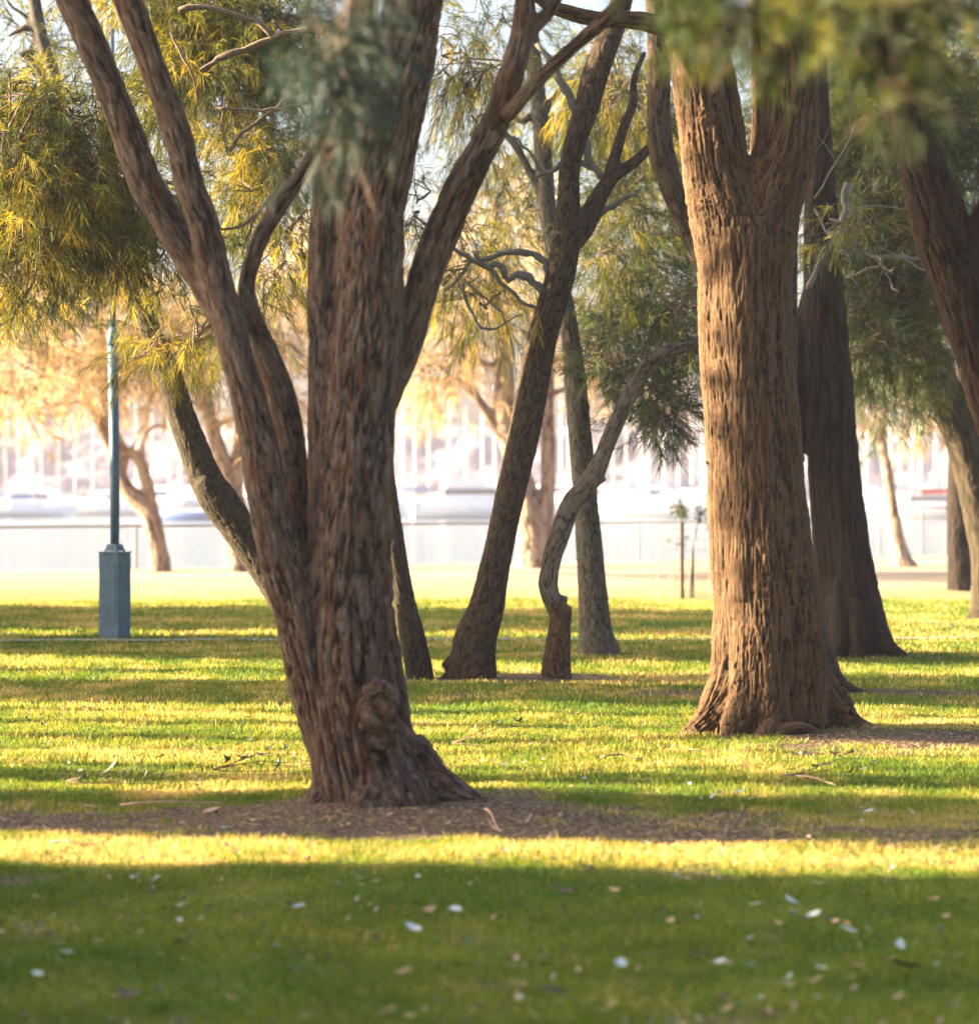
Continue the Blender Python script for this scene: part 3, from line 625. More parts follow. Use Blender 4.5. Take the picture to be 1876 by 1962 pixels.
# T6 crooked
t6, Y6 = tree('thin crooked grey tree kinked above a broken stub, middle of the park', 1068, 1298)
bark_mesh('stump', [limb([(1066,1322,34),(1066,1285,29),(1069,1240,25),(1073,1200,22),(1076,1172,20),(1077,1160,17),(1078,1154,9)], Y6-.03, .03), limb([(1088,1175,9,-.1),(1092,1160,5,-.1)], Y6, .03), limb([(1060,1170,9,-.1),(1058,1152,5,-.1)], Y6, .03)], 0.010, 'bark_warm', t6, amp=0.018, freq=26, aniso=4, seed=11, smooth_it=6)
bark_mesh('trunk', [limb([(1076,1215,15,.02),(1070,1175,19,.01),(1056,1145,18),(1050,1120,19),(1053,1095,18),(1060,1060,19),(1074,1020,20),(1086,985,20),(1098,960,20),(1118,938,20),(1138,910,20),(1152,880,17),(1166,845,16),(1182,808,16),(1198,775,15),(1213,745,16),(1230,718,14),(1250,692,15),(1272,676,14.5),(1300,666,14),(1330,658,14),(1380,645,13,.2),(1430,610,10,.4)], Y6),
  limb([(1070,1170,16),(1076,1140,13)], Y6), limb([(1215,750,10),(1205,735,8)], Y6), limb([(1130,930,12),(1158,912,9)], Y6)], 0.010, 'bark_pale', t6, amp=0.012, freq=22, aniso=4, seed=10, smooth_it=4)
crown(t6, [(1200,700,60,40,22.4,.5,10,12),(1265,760,70,60,22.4,.5,15,13),(1210,620,60,30,22.4,.5,7,9),(1300,640,60,50,22.6,.6,12,12),(1310,560,50,60,22.6,.6,9,10),(1240,800,35,25,22.4,.4,4,9)], 'leaf_dark', nn=24, ln=0.20, wd=0.006, L=0.25, csize=0.28, seed=21, droop=0.45, varshift=.25)

# T7: the big sunlit tree, right
t7, Y7 = tree('thick trunk in warm sunlight forking into two stems, with spreading roots, at right', 1475, 1410)
Y7 = 15.2
T7L = [
 limb([(1470,1440,132),(1472,1395,124),(1476,1330,116),(1474,1250,110),(1468,1150,104),(1458,1050,98),(1448,930,92),(1442,820,91),(1434,720,91),(1428,630,91),(1427,530,91),(1426,450,86),(1425,390,62),(1428,330,30),(1430,310,12)], Y7),
 limb([(1425,600,60),(1410,500,72),(1392,400,72),(1374,330,64),(1361,245,60),(1345,140,56),(1328,60,50),(1320,0,45),(1310,-120,42),(1290,-320,34)], Y7),
 limb([(1435,600,60),(1448,500,74),(1468,400,68),(1490,330,62),(1508,260,56),(1514,180,54),(1512,100,52),(1512,0,48),(1525,-140,42),(1550,-330,34)], Y7),
 limb([(1440,420,20,.2),(1446,330,15,.25),(1450,240,12,.3),(1449,160,11,.3),(1448,60,10,.3),(1450,-80,9,.3)], Y7),
 limb([(1500,1050,45,-.02),(1528,1180,45,-.02),(1548,1290,46,-.02),(1590,1360,46,-.03),(1640,1398,28,-.05),(1720,1424,11,-.05),(1800,1436,6,-.05)], Y7),
 limb([(1405,1180,40,-.05),(1392,1290,38,-.1),(1365,1355,36,-.14),(1325,1398,24,-.15),(1280,1422,9,-.12)], Y7),
 limb([(1450,1250,45,-.14),(1440,1340,44,-.22),(1415,1400,28,-.32),(1395,1428,12,-.4)], Y7),
 limb([(1500,1280,40,-.18),(1495,1360,36,-.26),(1470,1410,24,-.38),(1440,1440,8,-.5)], Y7),
 limb([(1470,1415,9,-.40),(1500,1398,10,-.42),(1535,1392,10,-.40),(1565,1404,9,-.36),(1600,1418,7,-.3)], Y7),
 limb([(1400,1280,40,.2),(1350,1380,26,.4),(1310,1415,12,.5)], Y7),
 limb([(1385,900,20,-.12),(1390,1000,22,-.13),(1392,1100,22,-.12)], Y7), limb([(1362,900,6,-.05),(1350,880,2,-.1)], Y7),
 limb([(1425,560,30,-.2),(1420,700,30,-.2),(1425,850,28,-.19),(1430,1000,30,-.2),(1428,1150,34,-.2)], Y7),
 limb([(1330,150,18,-.1),(1300,70,20,-.3),(1250,46,19,-.5),(1200,38,17,-.7),(1150,38,16,-.8),(1100,28,15,-.9),(1050,10,13,-1.0),(1010,-20,11,-1.1)], Y7),
]
bark_mesh('trunk', T7L, 0.0085, 'bark_warm', t7, amp=0.030, freq=32, aniso=13, lobe=0.12, flute=0.06, flute_top=1.6, seed=12, smooth_it=8, shag=0.15)
crown(t7, [(1440,25,110,30,5.6,.2,7,7),(1555,60,75,45,5.6,.2,7,7),(1345,90,40,40,5.8,.2,2,5),(1690,40,110,50,5.5,.3,9,7),(1715,190,28,50,5.4,.15,4,6),(1845,90,30,70,5.4,.3,3,6),(1500,-40,240,30,5.8,.4,12,8),(1760,-40,160,40,5.8,.4,10,8),(1450,-240,420,120,14.5,2.0,60,12)], 'leaf_green', nn=16, ln=0.06, wd=0.005, droop=0.7, csize=0.065, seed=31, varshift=-0.22, L=.08, twr=0.0012)
twigs(t7, [[(1310,-300,26),(1380,-320,22,-3),(1450,-260,18,-6.5),(1520,-140,14,-9.3),(1640,-90,10,-9.6),(1800,-40,7,-9.8),(1840,60,3,-9.8)], [(1450,-260,12,-6.5),(1420,-140,9,-9.2),(1430,-40,5,-9.5),(1400,30,2.5,-9.5)], [(1520,-140,9,-9.3),(1550,-30,5,-9.5),(1560,60,2.5,-9.6)], [(1640,-90,8,-9.6),(1690,-10,5,-9.7),(1712,120,2.5,-9.8)]], Y7, 'twig', wander=.004)
# T8 hidden tree behind T7
t8, Y8 = tree('brown trunk half hidden behind the thick sunlit tree', 1560, 1328)
bark_mesh('trunk', [limb([(1545,1350,70),(1540,1290,62),(1530,1200,50),(1510,1050,42),(1495,900,38),(1492,760,34),(1496,600,32),(1500,400,28),(1500,200,22)], Y8),
  limb([(1490,760,30),(1430,620,26),(1360,520,24),(1330,460,24),(1300,390,23),(1278,330,24),(1265,270,24),(1262,200,23),(1262,120,22),(1258,40,20),(1250,-100,18)], Y8),
  limb([(1560,1260,40),(1600,1310,22),(1650,1330,10),(1720,1340,5)], Y8)], 0.012, 'bark_brown', t8, amp=0.018, freq=20, aniso=5, seed=14, smooth_it=6)
# T9 dark trunk
t9, Y9 = tree('tall dark trunk flaring to a long root, right of the sunlit tree', 1640, 1260)
bark_mesh('trunk', [limb([(1640,1290,78),(1636,1240,66),(1628,1180,60),(1618,1110,55),(1610,1040,52),(1600,950,50),(1593,850,48),(1588,750,45),(1582,640,42),(1577,540,38),(1573,440,34),(1570,340,28),(1568,240,22),(1566,120,18),(1562,0,15),(1555,-100,12)], Y9),
  limb([(1650,1180,34,-.1),(1672,1225,28,-.15),(1700,1252,18,-.2),(1745,1268,9,-.2),(1800,1278,4,-.2)], Y9), limb([(1605,1150,28,-.15),(1606,1220,28,-.25),(1600,1265,18,-.3)], Y9), limb([(1640,1150,20,-.25),(1645,1220,22,-.32),(1650,1270,14,-.4)], Y9),
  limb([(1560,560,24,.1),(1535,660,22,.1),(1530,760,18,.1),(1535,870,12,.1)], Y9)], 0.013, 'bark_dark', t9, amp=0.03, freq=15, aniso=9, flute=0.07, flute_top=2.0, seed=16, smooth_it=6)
r9 = np.random.default_rng(4)
for (u, v, uu, vv, L) in [(1590,520,1680,330,1.0),(1590,440,1700,400,1.1),(1560,380,1640,300,.8),(1600,480,1760,500,1.3),(1560,400,1620,520,.8)]:
    mb = MB(); p0 = P(u, v, Y9-.3); d = P(uu, vv, Y9-.6)-p0; dead_twigs(mb, p0, d/np.linalg.norm(d), L, 0.012, 2, r9); mb.build('dead_branch', M['twig_grey'], t9, True)
twigs(t9, [[(1620,350,7,-.5),(1618,400,7,-.5),(1605,450,6,-.6),(1585,480,6,-.7),(1570,510,6,-.7),(1548,552,6,-.8)],
  [(1590,440,6,-.5),(1620,480,6,-.5),(1660,490,6,-.5),(1720,495,5,-.5),(1780,500,4,-.5)]], Y9, 'twig_grey', wander=.006)
# T10 near leaning dark trunk at right edge
Y10 = 13.2
t10 = thing('tree', 'dark reddish trunk leaning in from the upper right edge', 'tree', (P(2010, 940, Y10)[0], Y10, g1(P(2010, 940, Y10)[0], Y10)), 'park trees')
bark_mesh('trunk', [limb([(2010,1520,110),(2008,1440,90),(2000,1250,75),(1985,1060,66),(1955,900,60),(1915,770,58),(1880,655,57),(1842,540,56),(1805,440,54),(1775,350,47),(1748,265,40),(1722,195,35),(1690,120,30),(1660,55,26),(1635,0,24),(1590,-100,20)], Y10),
  limb([(1865,560,38),(1872,470,30),(1895,400,27),(1930,330,25),(1980,230,22)], Y10)], 0.010, 'bark_red', t10, amp=0.026, freq=15, aniso=5, seed=18, smooth_it=6, shag=.3)
# T11, T12 right edge, farther
t11, Y11 = tree('rough trunk splitting in two at the right edge, farther back', 1885, 1188)
bark_mesh('trunk', [limb([(1895,1205,46),(1894,1150,34),(1890,1060,31),(1878,980,33),(1862,910,34),(1842,840,34),(1818,770,34),(1796,710,29),(1778,650,25),(1765,600,22),(1745,500,18),(1730,400,14)], Y11),
  limb([(1868,920,26),(1872,860,24),(1868,780,22),(1862,700,20),(1866,600,16)], Y11), limb([(1890,1150,24),(1862,1185,12),(1835,1198,5)], Y11)], 0.02, 'bark_mossy', t11, amp=0.03, freq=12, aniso=6, seed=20, smooth_it=4)
t12, Y12 = tree('dark trunk behind the split trunk at the right edge', 1843, 1131)
bark_mesh('trunk', [limb([(1845,1142,34),(1842,1110,28),(1838,1040,25),(1837,960,23),(1840,880,22),(1850,760,20),(1860,600,16)], Y12)], 0.025, 'bark_dark', t12, amp=0.035, freq=10, aniso=7, seed=22, smooth_it=4)
# far pale trees by the shore
def far(label, base, limbs_, seed):
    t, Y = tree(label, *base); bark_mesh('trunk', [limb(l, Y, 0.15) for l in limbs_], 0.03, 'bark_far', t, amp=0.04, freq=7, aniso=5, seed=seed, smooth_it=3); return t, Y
t13, Y13 = far('small pale tree by the shore seen right of the dark trunk', (1730, 1084), [
 [(1732,1092,30),(1726,1060,15),(1718,1020,12),(1708,960,10.5),(1697,890,10),(1690,850,10),(1688,830,9),(1692,790,7),(1696,750,5),(1700,690,4)], [(1690,850,8),(1675,835,7),(1662,815,6),(1650,780,5),(1640,720,4)], [(1726,1070,10),(1705,1084,4)], [(1728,1070,10),(1755,1086,3)]], 1)
t14, Y14 = far('forked tan tree by the shore just right of the lamp post', (308, 1095), [
 [(308,1103,24),(306,1070,19),(300,1035,17),(292,1000,19),(280,972,19),(250,945,15),(232,915,14),(222,880,13),(208,845,11),(190,805,10),(172,770,9),(155,738,8),(148,700,8),(140,640,8),(142,560,7),(150,480,6)],
 [(290,985,15),(286,945,13),(280,915,11),(270,885,11),(258,872,9),(240,860,6)], [(235,900,10),(240,870,8),(225,830,7),(210,800,6),(195,740,8),(192,700,9),(195,640,8),(200,560,6)],
 [(272,885,7),(275,850,5),(285,825,4),(305,815,4),(325,822,4)],[(255,865,4),(262,840,3),(278,810,3),(292,780,2)],
 [(175,780,5),(150,770,5),(110,775,4.5),(80,780,4),(45,795,4),(0,800,3)], [(170,760,5),(130,745,4),(90,750,3),(40,760,2)], [(145,660,5),(110,620,5),(70,590,4),(20,570,3)], [(145,640,4),(120,590,3),(90,560,3)]], 2)
t15, Y15 = far('forked tan tree by the shore behind the dark leaning stem', (460, 1096), [
 [(460,1104,34),(458,1075,25),(455,1030,22),(452,980,21),(446,935,20),(434,900,16),(420,860,15),(408,820,14),(396,770,13),(388,720,12),(384,670,11),(382,600,9)], [(450,930,17),(458,890,14),(462,840,13),(468,780,11),(478,700,9)], [(415,815,6),(440,805,5),(470,795,4)], [(400,790,5),(370,770,4),(340,765,3)]], 3)
t16, Y16 = far('broad forked tan tree by the shore behind the leaning trunk', (1025, 1087), [
 [(1025,1095,40),(1024,1060,34),(1020,1010,30),(1012,965,26),(995,905,22),(978,850,20),(966,795,20),(966,730,20),(966,660,18),(962,600,16),(955,500,13),(948,380,10)], [(1035,1040,24),(1046,980,17),(1050,920,14),(1050,850,14),(1048,760,13),(1050,680,12),(1045,560,9)],
 [(970,845,12),(945,810,11),(920,770,10),(895,742,9),(860,715,7),(825,685,5),(800,660,4)], [(965,720,8),(940,700,7),(910,690,5),(880,670,4)], [(975,830,8),(1000,770,7),(1020,720,6)], [(1052,760,6),(1075,748,6),(1100,745,5)], [(1110,735,7),(1160,715,7),(1210,720,6),(1250,725,4)]], 4)

# crowns of the trees behind
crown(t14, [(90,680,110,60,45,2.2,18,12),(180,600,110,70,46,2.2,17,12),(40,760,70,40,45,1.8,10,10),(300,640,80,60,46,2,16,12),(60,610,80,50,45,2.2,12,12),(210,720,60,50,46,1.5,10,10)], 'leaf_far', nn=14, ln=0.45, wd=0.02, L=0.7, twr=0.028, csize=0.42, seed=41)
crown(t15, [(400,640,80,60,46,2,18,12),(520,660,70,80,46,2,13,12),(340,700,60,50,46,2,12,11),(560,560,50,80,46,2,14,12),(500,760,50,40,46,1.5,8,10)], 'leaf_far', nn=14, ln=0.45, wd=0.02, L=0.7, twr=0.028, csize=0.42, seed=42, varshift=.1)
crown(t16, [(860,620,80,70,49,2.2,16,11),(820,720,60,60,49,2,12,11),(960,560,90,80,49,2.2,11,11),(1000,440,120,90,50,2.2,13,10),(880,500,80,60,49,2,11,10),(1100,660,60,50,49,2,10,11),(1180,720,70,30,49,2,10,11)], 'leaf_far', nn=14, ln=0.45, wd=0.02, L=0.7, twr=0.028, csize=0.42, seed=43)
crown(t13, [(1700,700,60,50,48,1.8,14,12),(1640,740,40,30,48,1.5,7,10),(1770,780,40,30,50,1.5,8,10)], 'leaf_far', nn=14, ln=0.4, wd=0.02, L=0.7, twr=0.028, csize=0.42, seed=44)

crown(t2, [(130,330,150,110,17.5,.9,60,17),(60,440,80,70,17.3,.7,22,15),(240,420,70,80,17.8,.6,20,15),(120,190,70,60,17.5,.7,14,14),(30,270,60,90,17,.7,16,14),(300,640,34,44,19.0,.3,5,12),(380,640,40,60,19,.4,7,10),(270,570,30,30,19,.3,3,9),(230,480,90,30,18,.6,8,12),(90,520,60,40,17.2,.5,8,10),(10,540,50,50,17.2,.5,7,10),(290,430,40,70,18,.4,7,12),(200,150,60,50,18,.5,6,10)], 'leaf_gold', nn=24, ln=0.16, wd=0.0048, L=0.26, csize=0.26, seed=51, droop=.75)
crown(t3, [(440,130,120,120,19.5,.9,46,16),(540,60,80,70,19.5,.9,22,14),(470,330,80,110,19.5,.8,26,13),(540,450,60,90,19.5,.7,14,12),(380,30,110,60,19.8,.9,22,14),(560,280,50,80,19.5,.6,12,13),(330,200,60,90,20,.7,14,13),(500,590,50,70,20,.6,6,10),(300,-20,150,50,19.5,1,20,13)], 'leaf_gold', nn=24, ln=0.17, wd=0.0052, L=0.28, csize=0.28, seed=52, droop=.85, varshift=-.06)
crown(t4, [(905,200,36,90,20.3,.35,10,13),(880,90,50,60,20.5,.5,8,10),(800,400,26,70,20.3,.3,6,12),(880,520,50,60,20.8,.5,8,9),(930,590,60,40,20.5,.5,5,8),(880,420,50,60,21,.5,5,8),(1180,160,80,90,21.5,.8,16,11),(1160,480,70,70,21.5,.6,8,9)], 'leaf_gold', nn=24, ln=0.2, wd=0.0045, L=0.34, csize=0.22, seed=53, droop=1.4, varshift=-.02)
crown(t5, [(950,60,90,60,24,1,7,10),(1190,210,90,110,24.5,1,24,12),(1220,380,90,100,24.5,1,22,12),(1150,560,90,70,24.5,.9,14,10),(980,400,80,90,25,1,12,9),(1090,260,60,100,25,.8,14,10),(1240,520,70,60,24.5,.8,14,11),(930,560,80,60,25,.9,8,9)], 'leaf_green', nn=22, ln=0.2, wd=0.007, L=0.3, csize=0.32, seed=54, droop=.6)
crown(t9, [(1680,300,90,130,24.5,1,40,14),(1760,450,100,130,25,1,50,14),(1680,560,90,100,25,1,36,14),(1720,200,120,80,24.5,1,26,13),(1780,650,60,60,25,.8,14,12),(1660,660,50,60,24.5,.8,14,12),(1850,280,60,160,25,1,30,14),(1650,100,100,80,24,1,20,12)], 'leaf_green', nn=22, ln=0.2, wd=0.007, L=0.3, csize=0.34, seed=55, droop=.6, varshift=-.25)
crown(t11, [(1700,640,90,60,29.5,1.3,24,13),(1680,750,60,40,29,1.1,12,11),(1850,520,80,120,30,1.4,34,13),(1720,360,120,180,31,1.4,56,13),(1880,200,120,150,31,1.4,36,12)], 'leaf_dark', nn=20, ln=0.24, wd=0.010, L=0.4, csize=0.42, seed=56, droop=.55, varshift=.2)
crown(t8, [(1400,250,80,120,19.5,.7,12,10),(1290,600,40,60,20,.5,7,10),(1620,420,60,80,19.8,.5,6,8)], 'leaf_green', nn=22, ln=0.18, wd=0.006, L=0.28, csize=0.26, seed=57)
crown(t12, [(1330,300,200,140,38,2.5,34,12),(1010,200,200,150,40,2.5,14,10),(1700,150,260,200,40,2.5,60,13)], 'leaf_green', nn=16, ln=0.32, wd=0.017, L=0.6, csize=0.6, seed=58, varshift=.05)
# small grey crooked tree at the top left
t18, Y18 = tree('grey crooked bare limbed tree glimpsed at the top left corner', -250, 1240)
bark_mesh('trunk', [limb([(-250,1255,40),(-240,1150,28),(-200,900,22),(-130,700,20),(-30,500,18),(60,330,16),(110,190,15),(85,90,14),(70,20,13),(60,-60,12)], Y18), limb([(100,250,9),(85,160,9),(60,115,8),(42,103,7),(72,95,7),(78,65,8),(55,52,8),(25,65,5),(18,72,4)], Y18), limb([(60,55,6),(48,30,5),(20,10,4),(5,-20,3)], Y18)], 0.02, 'bark_lichen', t18, amp=0.012, freq=20, aniso=3, smooth_it=3)
crown(t18, [(40,60,60,60,26,.9,8,8),(20,140,50,40,26,.8,8,9),(130,60,60,50,26,.9,7,8),(60,560,90,70,26,1,16,11),(160,500,60,40,26,.9,9,11)], 'leaf_green', nn=20, ln=0.18, wd=0.008, L=0.3, csize=0.3, seed=61)

# ------------------------------------------------------------------ lamp post
blue = simple('paint_blue_grey', (0.045, 0.115, 0.18), 0.65, nscale=14, var=0.25)
lx, lY = ground_at(221, 1226); lz = g1(lx, lY)
lp = thing('lamp_post', 'blue grey lamp post on a tall square plinth, left side of the lawn', 'lamp post', (lx, lY, lz))
def rot_box(mb, c, d, ang, top=1.0):
    x, y, z = np.array(d)/2; V = []
    for sz in (-1, 1):
        for sx, sy in ((-1, -1), (1, -1), (1, 1), (-1, 1)):
            k = top if sz > 0 else 1; V.append((sx*x*k*math.cos(ang)-sy*y*k*math.sin(ang)+c[0], sx*x*k*math.sin(ang)+sy*y*k*math.cos(ang)+c[1], sz*z+c[2]))
    mb.add(V, [(3, 2, 1, 0), (4, 5, 6, 7), (0, 1, 5, 4), (1, 2, 6, 5), (2, 3, 7, 6), (3, 0, 4, 7)])
A = R(-24)
mb = MB(); rot_box(mb, (lx, lY, lz+0.43), (0.235, 0.235, 0.94), A); mb.build('plinth', blue, lp)
mb = MB(); rot_box(mb, (lx, lY, lz+0.905), (0.25, 0.25, 0.012), A); mb.build('plinth_cap', blue, lp)
mb = MB(); rot_box(mb, (lx+0.118*math.sin(A)*1.0, lY-0.119*math.cos(A), lz+0.5), (0.16, 0.006, 0.6), A); mb.build('access_panel', blue, lp)
mb = MB(); rot_box(mb, (lx, lY, lz+0.955), (0.15, 0.15, 0.07), A, 0.75); mb.build('base_flange', blue, lp)
for k4 in range(4):
    q4 = A+math.pi/4+k4*math.pi/2; mb = MB(); mb.tube([(lx+.098*math.cos(q4), lY+.098*math.sin(q4), lz+.90), (lx+.098*math.cos(q4), lY+.098*math.sin(q4), lz+.935)], .011, 6); mb.build('bolt', M['twig_grey'], lp)
mb = MB(); ht = EYE+(940-640)/F*lY
mb.tube([(lx, lY, lz+0.92), (lx, lY, lz+1.5), (lx-.02, lY, ht-0.1)], [0.045, 0.050, 0.054], 12); mb.build('pole', blue, lp, True)
mb = MB(); mb.tube([(lx-.02, lY, ht-0.12), (lx-.02, lY, ht-0.02), (lx-.02, lY, ht), (lx-.02, lY, ht+0.07)], [0.06, 0.06, 0.052, 0.032], 12); mb.build('collar', blue, lp, True)
mb = MB(); mb.tube([(lx-.02, lY, ht+0.05), (lx-.03, lY, ht+2), (lx-.03, lY, ht+4.2)], [0.031, 0.028, 0.025], 10); mb.build('upper_pole', blue, lp, True)
mb = MB(); mb.tube([(lx-.03, lY, ht+4.15), (lx-.03, lY, ht+4.25), (lx-.03, lY, ht+4.55), (lx-.03, lY, ht+4.75)], [0.06, 0.16, 0.24, 0.05], 16); mb.build('lamp_head', simple('lamp_glass_white', (0.7, 0.7, 0.68), 0.3), lp, True)

# ------------------------------------------------------------------ shoreline fence, sapling guard
galv = simple('galvanised_wire', (0.16, 0.15, 0.16), 0.6, nscale=10)
def fence_run(x0, x1, htop, label, step=2.6, dy=-0.9, mesh=0.13):
    xm = (x0+x1)/2; t = thing('chain_link_fence', label, 'fence', (xm, shore(xm)+dy, g1(xm, shore(xm)+dy)), 'shoreline fences')
    n = int((x1-x0)/step)+1
    for i in range(n+1):
        x = x0+(x1-x0)*i/n; y = shore(x)+dy; z = g1(x, y); mb = MB(); mb.tube([(x, y, z-0.1), (x, y, htop+0.03)], 0.026, 6); mb.build('post', galv, t)
    mb = MB(); mb.tube([(x0, shore(x0)+dy, htop), (x1, shore(x1)+dy, htop)], 0.022, 6); mb.build('top_rail', galv, t)
    mb = MB(); V = []; Fc = []; n = 0; H = htop-0.02; L = math.hypot(x1-x0, shore(x1)-shore(x0)); ux = (x1-x0)/L; uy = (shore(x1)-shore(x0))/L
    for s in np.arange(-H, L+H, mesh):
        for sg in (1, -1):
            s0, s1, z0, z1 = (s, s+H, 0.0, H) if sg > 0 else (s+H, s, 0.0, H)
            a0, a1 = s0, s1
            pts = []
            for tt in (0, 1):
                ss = a0+(a1-a0)*tt; zz = z0+(z1-z0)*tt; pts.append((ss, zz))
            (sa, za), (sb, zb) = pts
            def cl(sa, za, sb, zb, lim, lo):
                if (sa-lim)*(1 if lo else -1) < 0:
                    k = (lim-sa)/(sb-sa); sa, za = lim, za+k*(zb-za)
                if (sb-lim)*(1 if lo else -1) < 0:
                    k = (lim-sa)/(sb-sa); sb, zb = lim, za+k*(zb-za)
                return sa, za, sb, zb
            if max(sa, sb) <= 0.01 or min(sa, sb) >= L-0.01: continue
            sa, za, sb, zb = cl(sa, za, sb, zb, 0, True); sa, za, sb, zb = cl(sa, za, sb, zb, L, False)
            q = [(x0+ux*s_, shore(x0)+dy+uy*s_+0.006*sg, z_+0.03) for s_, z_ in ((sa, za), (sb, zb))]
            mb.tube(q, 0.0028, 3)
    mb.build('wire_mesh', galv, t)
fence_run(-22, 8.3, 0.86, 'low chain link fence with a thin top rail along the shore')
fence_run(9.0, 11.2, 1.15, 'taller fence section seen right of the small pale shore tree', step=1.1, mesh=0.09)
sx_, sY = ground_at(1315, 1145); sz_ = g1(sx_, sY)
sp = thing('sapling', 'staked young sapling inside a wire guard, left of the sunlit trunk', 'sapling', (sx_, sY, sz_))
wood = simple('stake_wood_dark', (0.07, 0.05, 0.035), 0.9, nscale=20)
for (u, v0, v1, w) in ((1306, 1001, 1146, 0.03), (1328, 1056, 1146, 0.018)):
    b0 = P(u, v1, sY); b1 = P(u, v0, sY); mb = MB(); mb.tube([b0, b1], w, 6); mb.build('stake', wood, sp)
mb = MB(); mb.tube([P(1322, 1146, sY), P(1328, 1050, sY), P(1335, 1010, sY), P(1345, 960, sY), P(1352, 930, sY)], [0.012, 0.01, 0.008, 0.006, 0.003], 5); mb.tube([P(1310, 1146, sY+.1), P(1304, 1040, sY+.1), P(1303, 975, sY+.1)], [0.012, 0.009, 0.005], 5); mb.build('stem', wood, sp, True)
crown(sp, [(1304,975,14,12,sY,.12,5,7),(1342,985,12,22,sY,.1,3,3),(1296,1045,6,10,sY,.1,1,3)], 'leaf_dark', nn=10, ln=0.07, wd=0.012, L=0.08, csize=0.07, seed=71, name='foliage', varshift=.2)
mb = MB()
for k in range(9):
    an = k/9*2*math.pi; mb.tube([(sx_+0.45*math.cos(an), sY+0.45*math.sin(an), sz_), (sx_+0.45*math.cos(an), sY+0.45*math.sin(an), sz_+1.15)], 0.004, 4)
for z in np.arange(0.1, 1.2, 0.15):
    mb.tube([(sx_+0.45*math.cos(t), sY+0.45*math.sin(t), sz_+z) for t in np.linspace(0, 2*math.pi, 19)], 0.003, 3)
mb.build('wire_guard', galv, sp)

# ------------------------------------------------------------------ moored boats
white = simple('boat_white_gelcoat', (0.8, 0.8, 0.8), 0.35, nscale=3, var=0.08); navy = simple('boat_blue_cover', (0.05, 0.13, 0.35), 0.6); dark = simple('boat_dark_hull', (0.05, 0.06, 0.09), 0.4)
alu = simple('mast_aluminium', (0.50, 0.49, 0.50), 0.4, metal=0.3); glass = simple('boat_window_dark', (0.03, 0.04, 0.05), 0.15); red = simple('boat_red_cover', (0.5, 0.05, 0.04), 0.6)
def hull_geo(L, B, H):
    V = []; Fc = []; n = 13; prof = [(0.0, -0.35), (0.55, -0.1), (0.9, 0.4), (1.0, 1.0)]
    for i in range(n):
        t = i/(n-1); w = B/2*(1-(max(0, t-0.35)/0.65)**2.2)*(0.82+0.18*min(1, t/0.3)); x = (t-0.5)*L
        ring_ = [(s*w*p[0], p[1]*H*(1+(0.25*t*t if p[1] == 1.0 else 0))) for s in (-1, 1) for p in (prof[::-1] if s < 0 else prof[1:])]
        for yy, zz in ring_: V.append((x+(0.05*L*(zz/H) if i == n-1 else 0), yy, zz))
    m = 7
    for i in range(n-1):
        for j in range(m-1): a_ = i*m+j; Fc.append((a_, a_+1, a_+m+1, a_+m))
        Fc.append((i*m+m-1, i*m, (i+1)*m, (i+1)*m+m-1))
    Fc.append(tuple(range(m))); Fc.append(tuple(range((n-1)*m+m-1, (n-1)*m-1, -1)))
    return np.array(V), Fc
def xf(V, loc, ang, ):
    c, s = math.cos(ang), math.sin(ang); return np.asarray(V)@np.array([[c, s, 0], [-s, c, 0], [0, 0, 1]])+np.array(loc)
def sailboat(x, y, L, ang, label, hm, cover, group='sailing boats moored in the harbour'):
    t = thing('sailboat', label, 'sailboat', (x, y, WZ), group); loc = (x, y, WZ); B, H, MH = L*0.3, L*0.1, L*1.28
    mb = MB(); V, f = hull_geo(L, B, H); mb.add(xf(V, loc, ang), f); mb.build('hull', hm, t, True)
    mb = MB(); c = MB(); c.box((0.02*L, 0, H*1.3), (L*0.4, B*0.55, H*0.75), 0.85); mb.add(xf(c.V[0], loc, ang), c.F); cb = mb.build('cabin', white, t)
    mb = MB(); mb.tube(xf([(0.1*L, 0, H), (0.1*L, 0, MH)], loc, ang), [0.11, 0.08], 6); mb.build('mast', alu, t)
    mb = MB(); mb.tube(xf([(0.1*L, 0, H*2.3), (-0.35*L, 0, H*2.2)], loc, ang), [0.22, 0.14], 8); mb.build('boom', cover, t, True)
    mb = MB()
    for e1 in ((0.5*L, 0, H*1.2), (-0.48*L, 0, H), (0.1*L, B*0.45, H), (0.1*L, -B*0.45, H)): mb.tube(xf([(0.1*L, 0, MH*0.97), e1], loc, ang), 0.014, 3)
    mb.tube(xf([(0.1*L, -B*.3, MH*0.6), (0.1*L, B*.3, MH*0.6)], loc, ang), 0.03, 4); mb.build('rigging', alu, t)
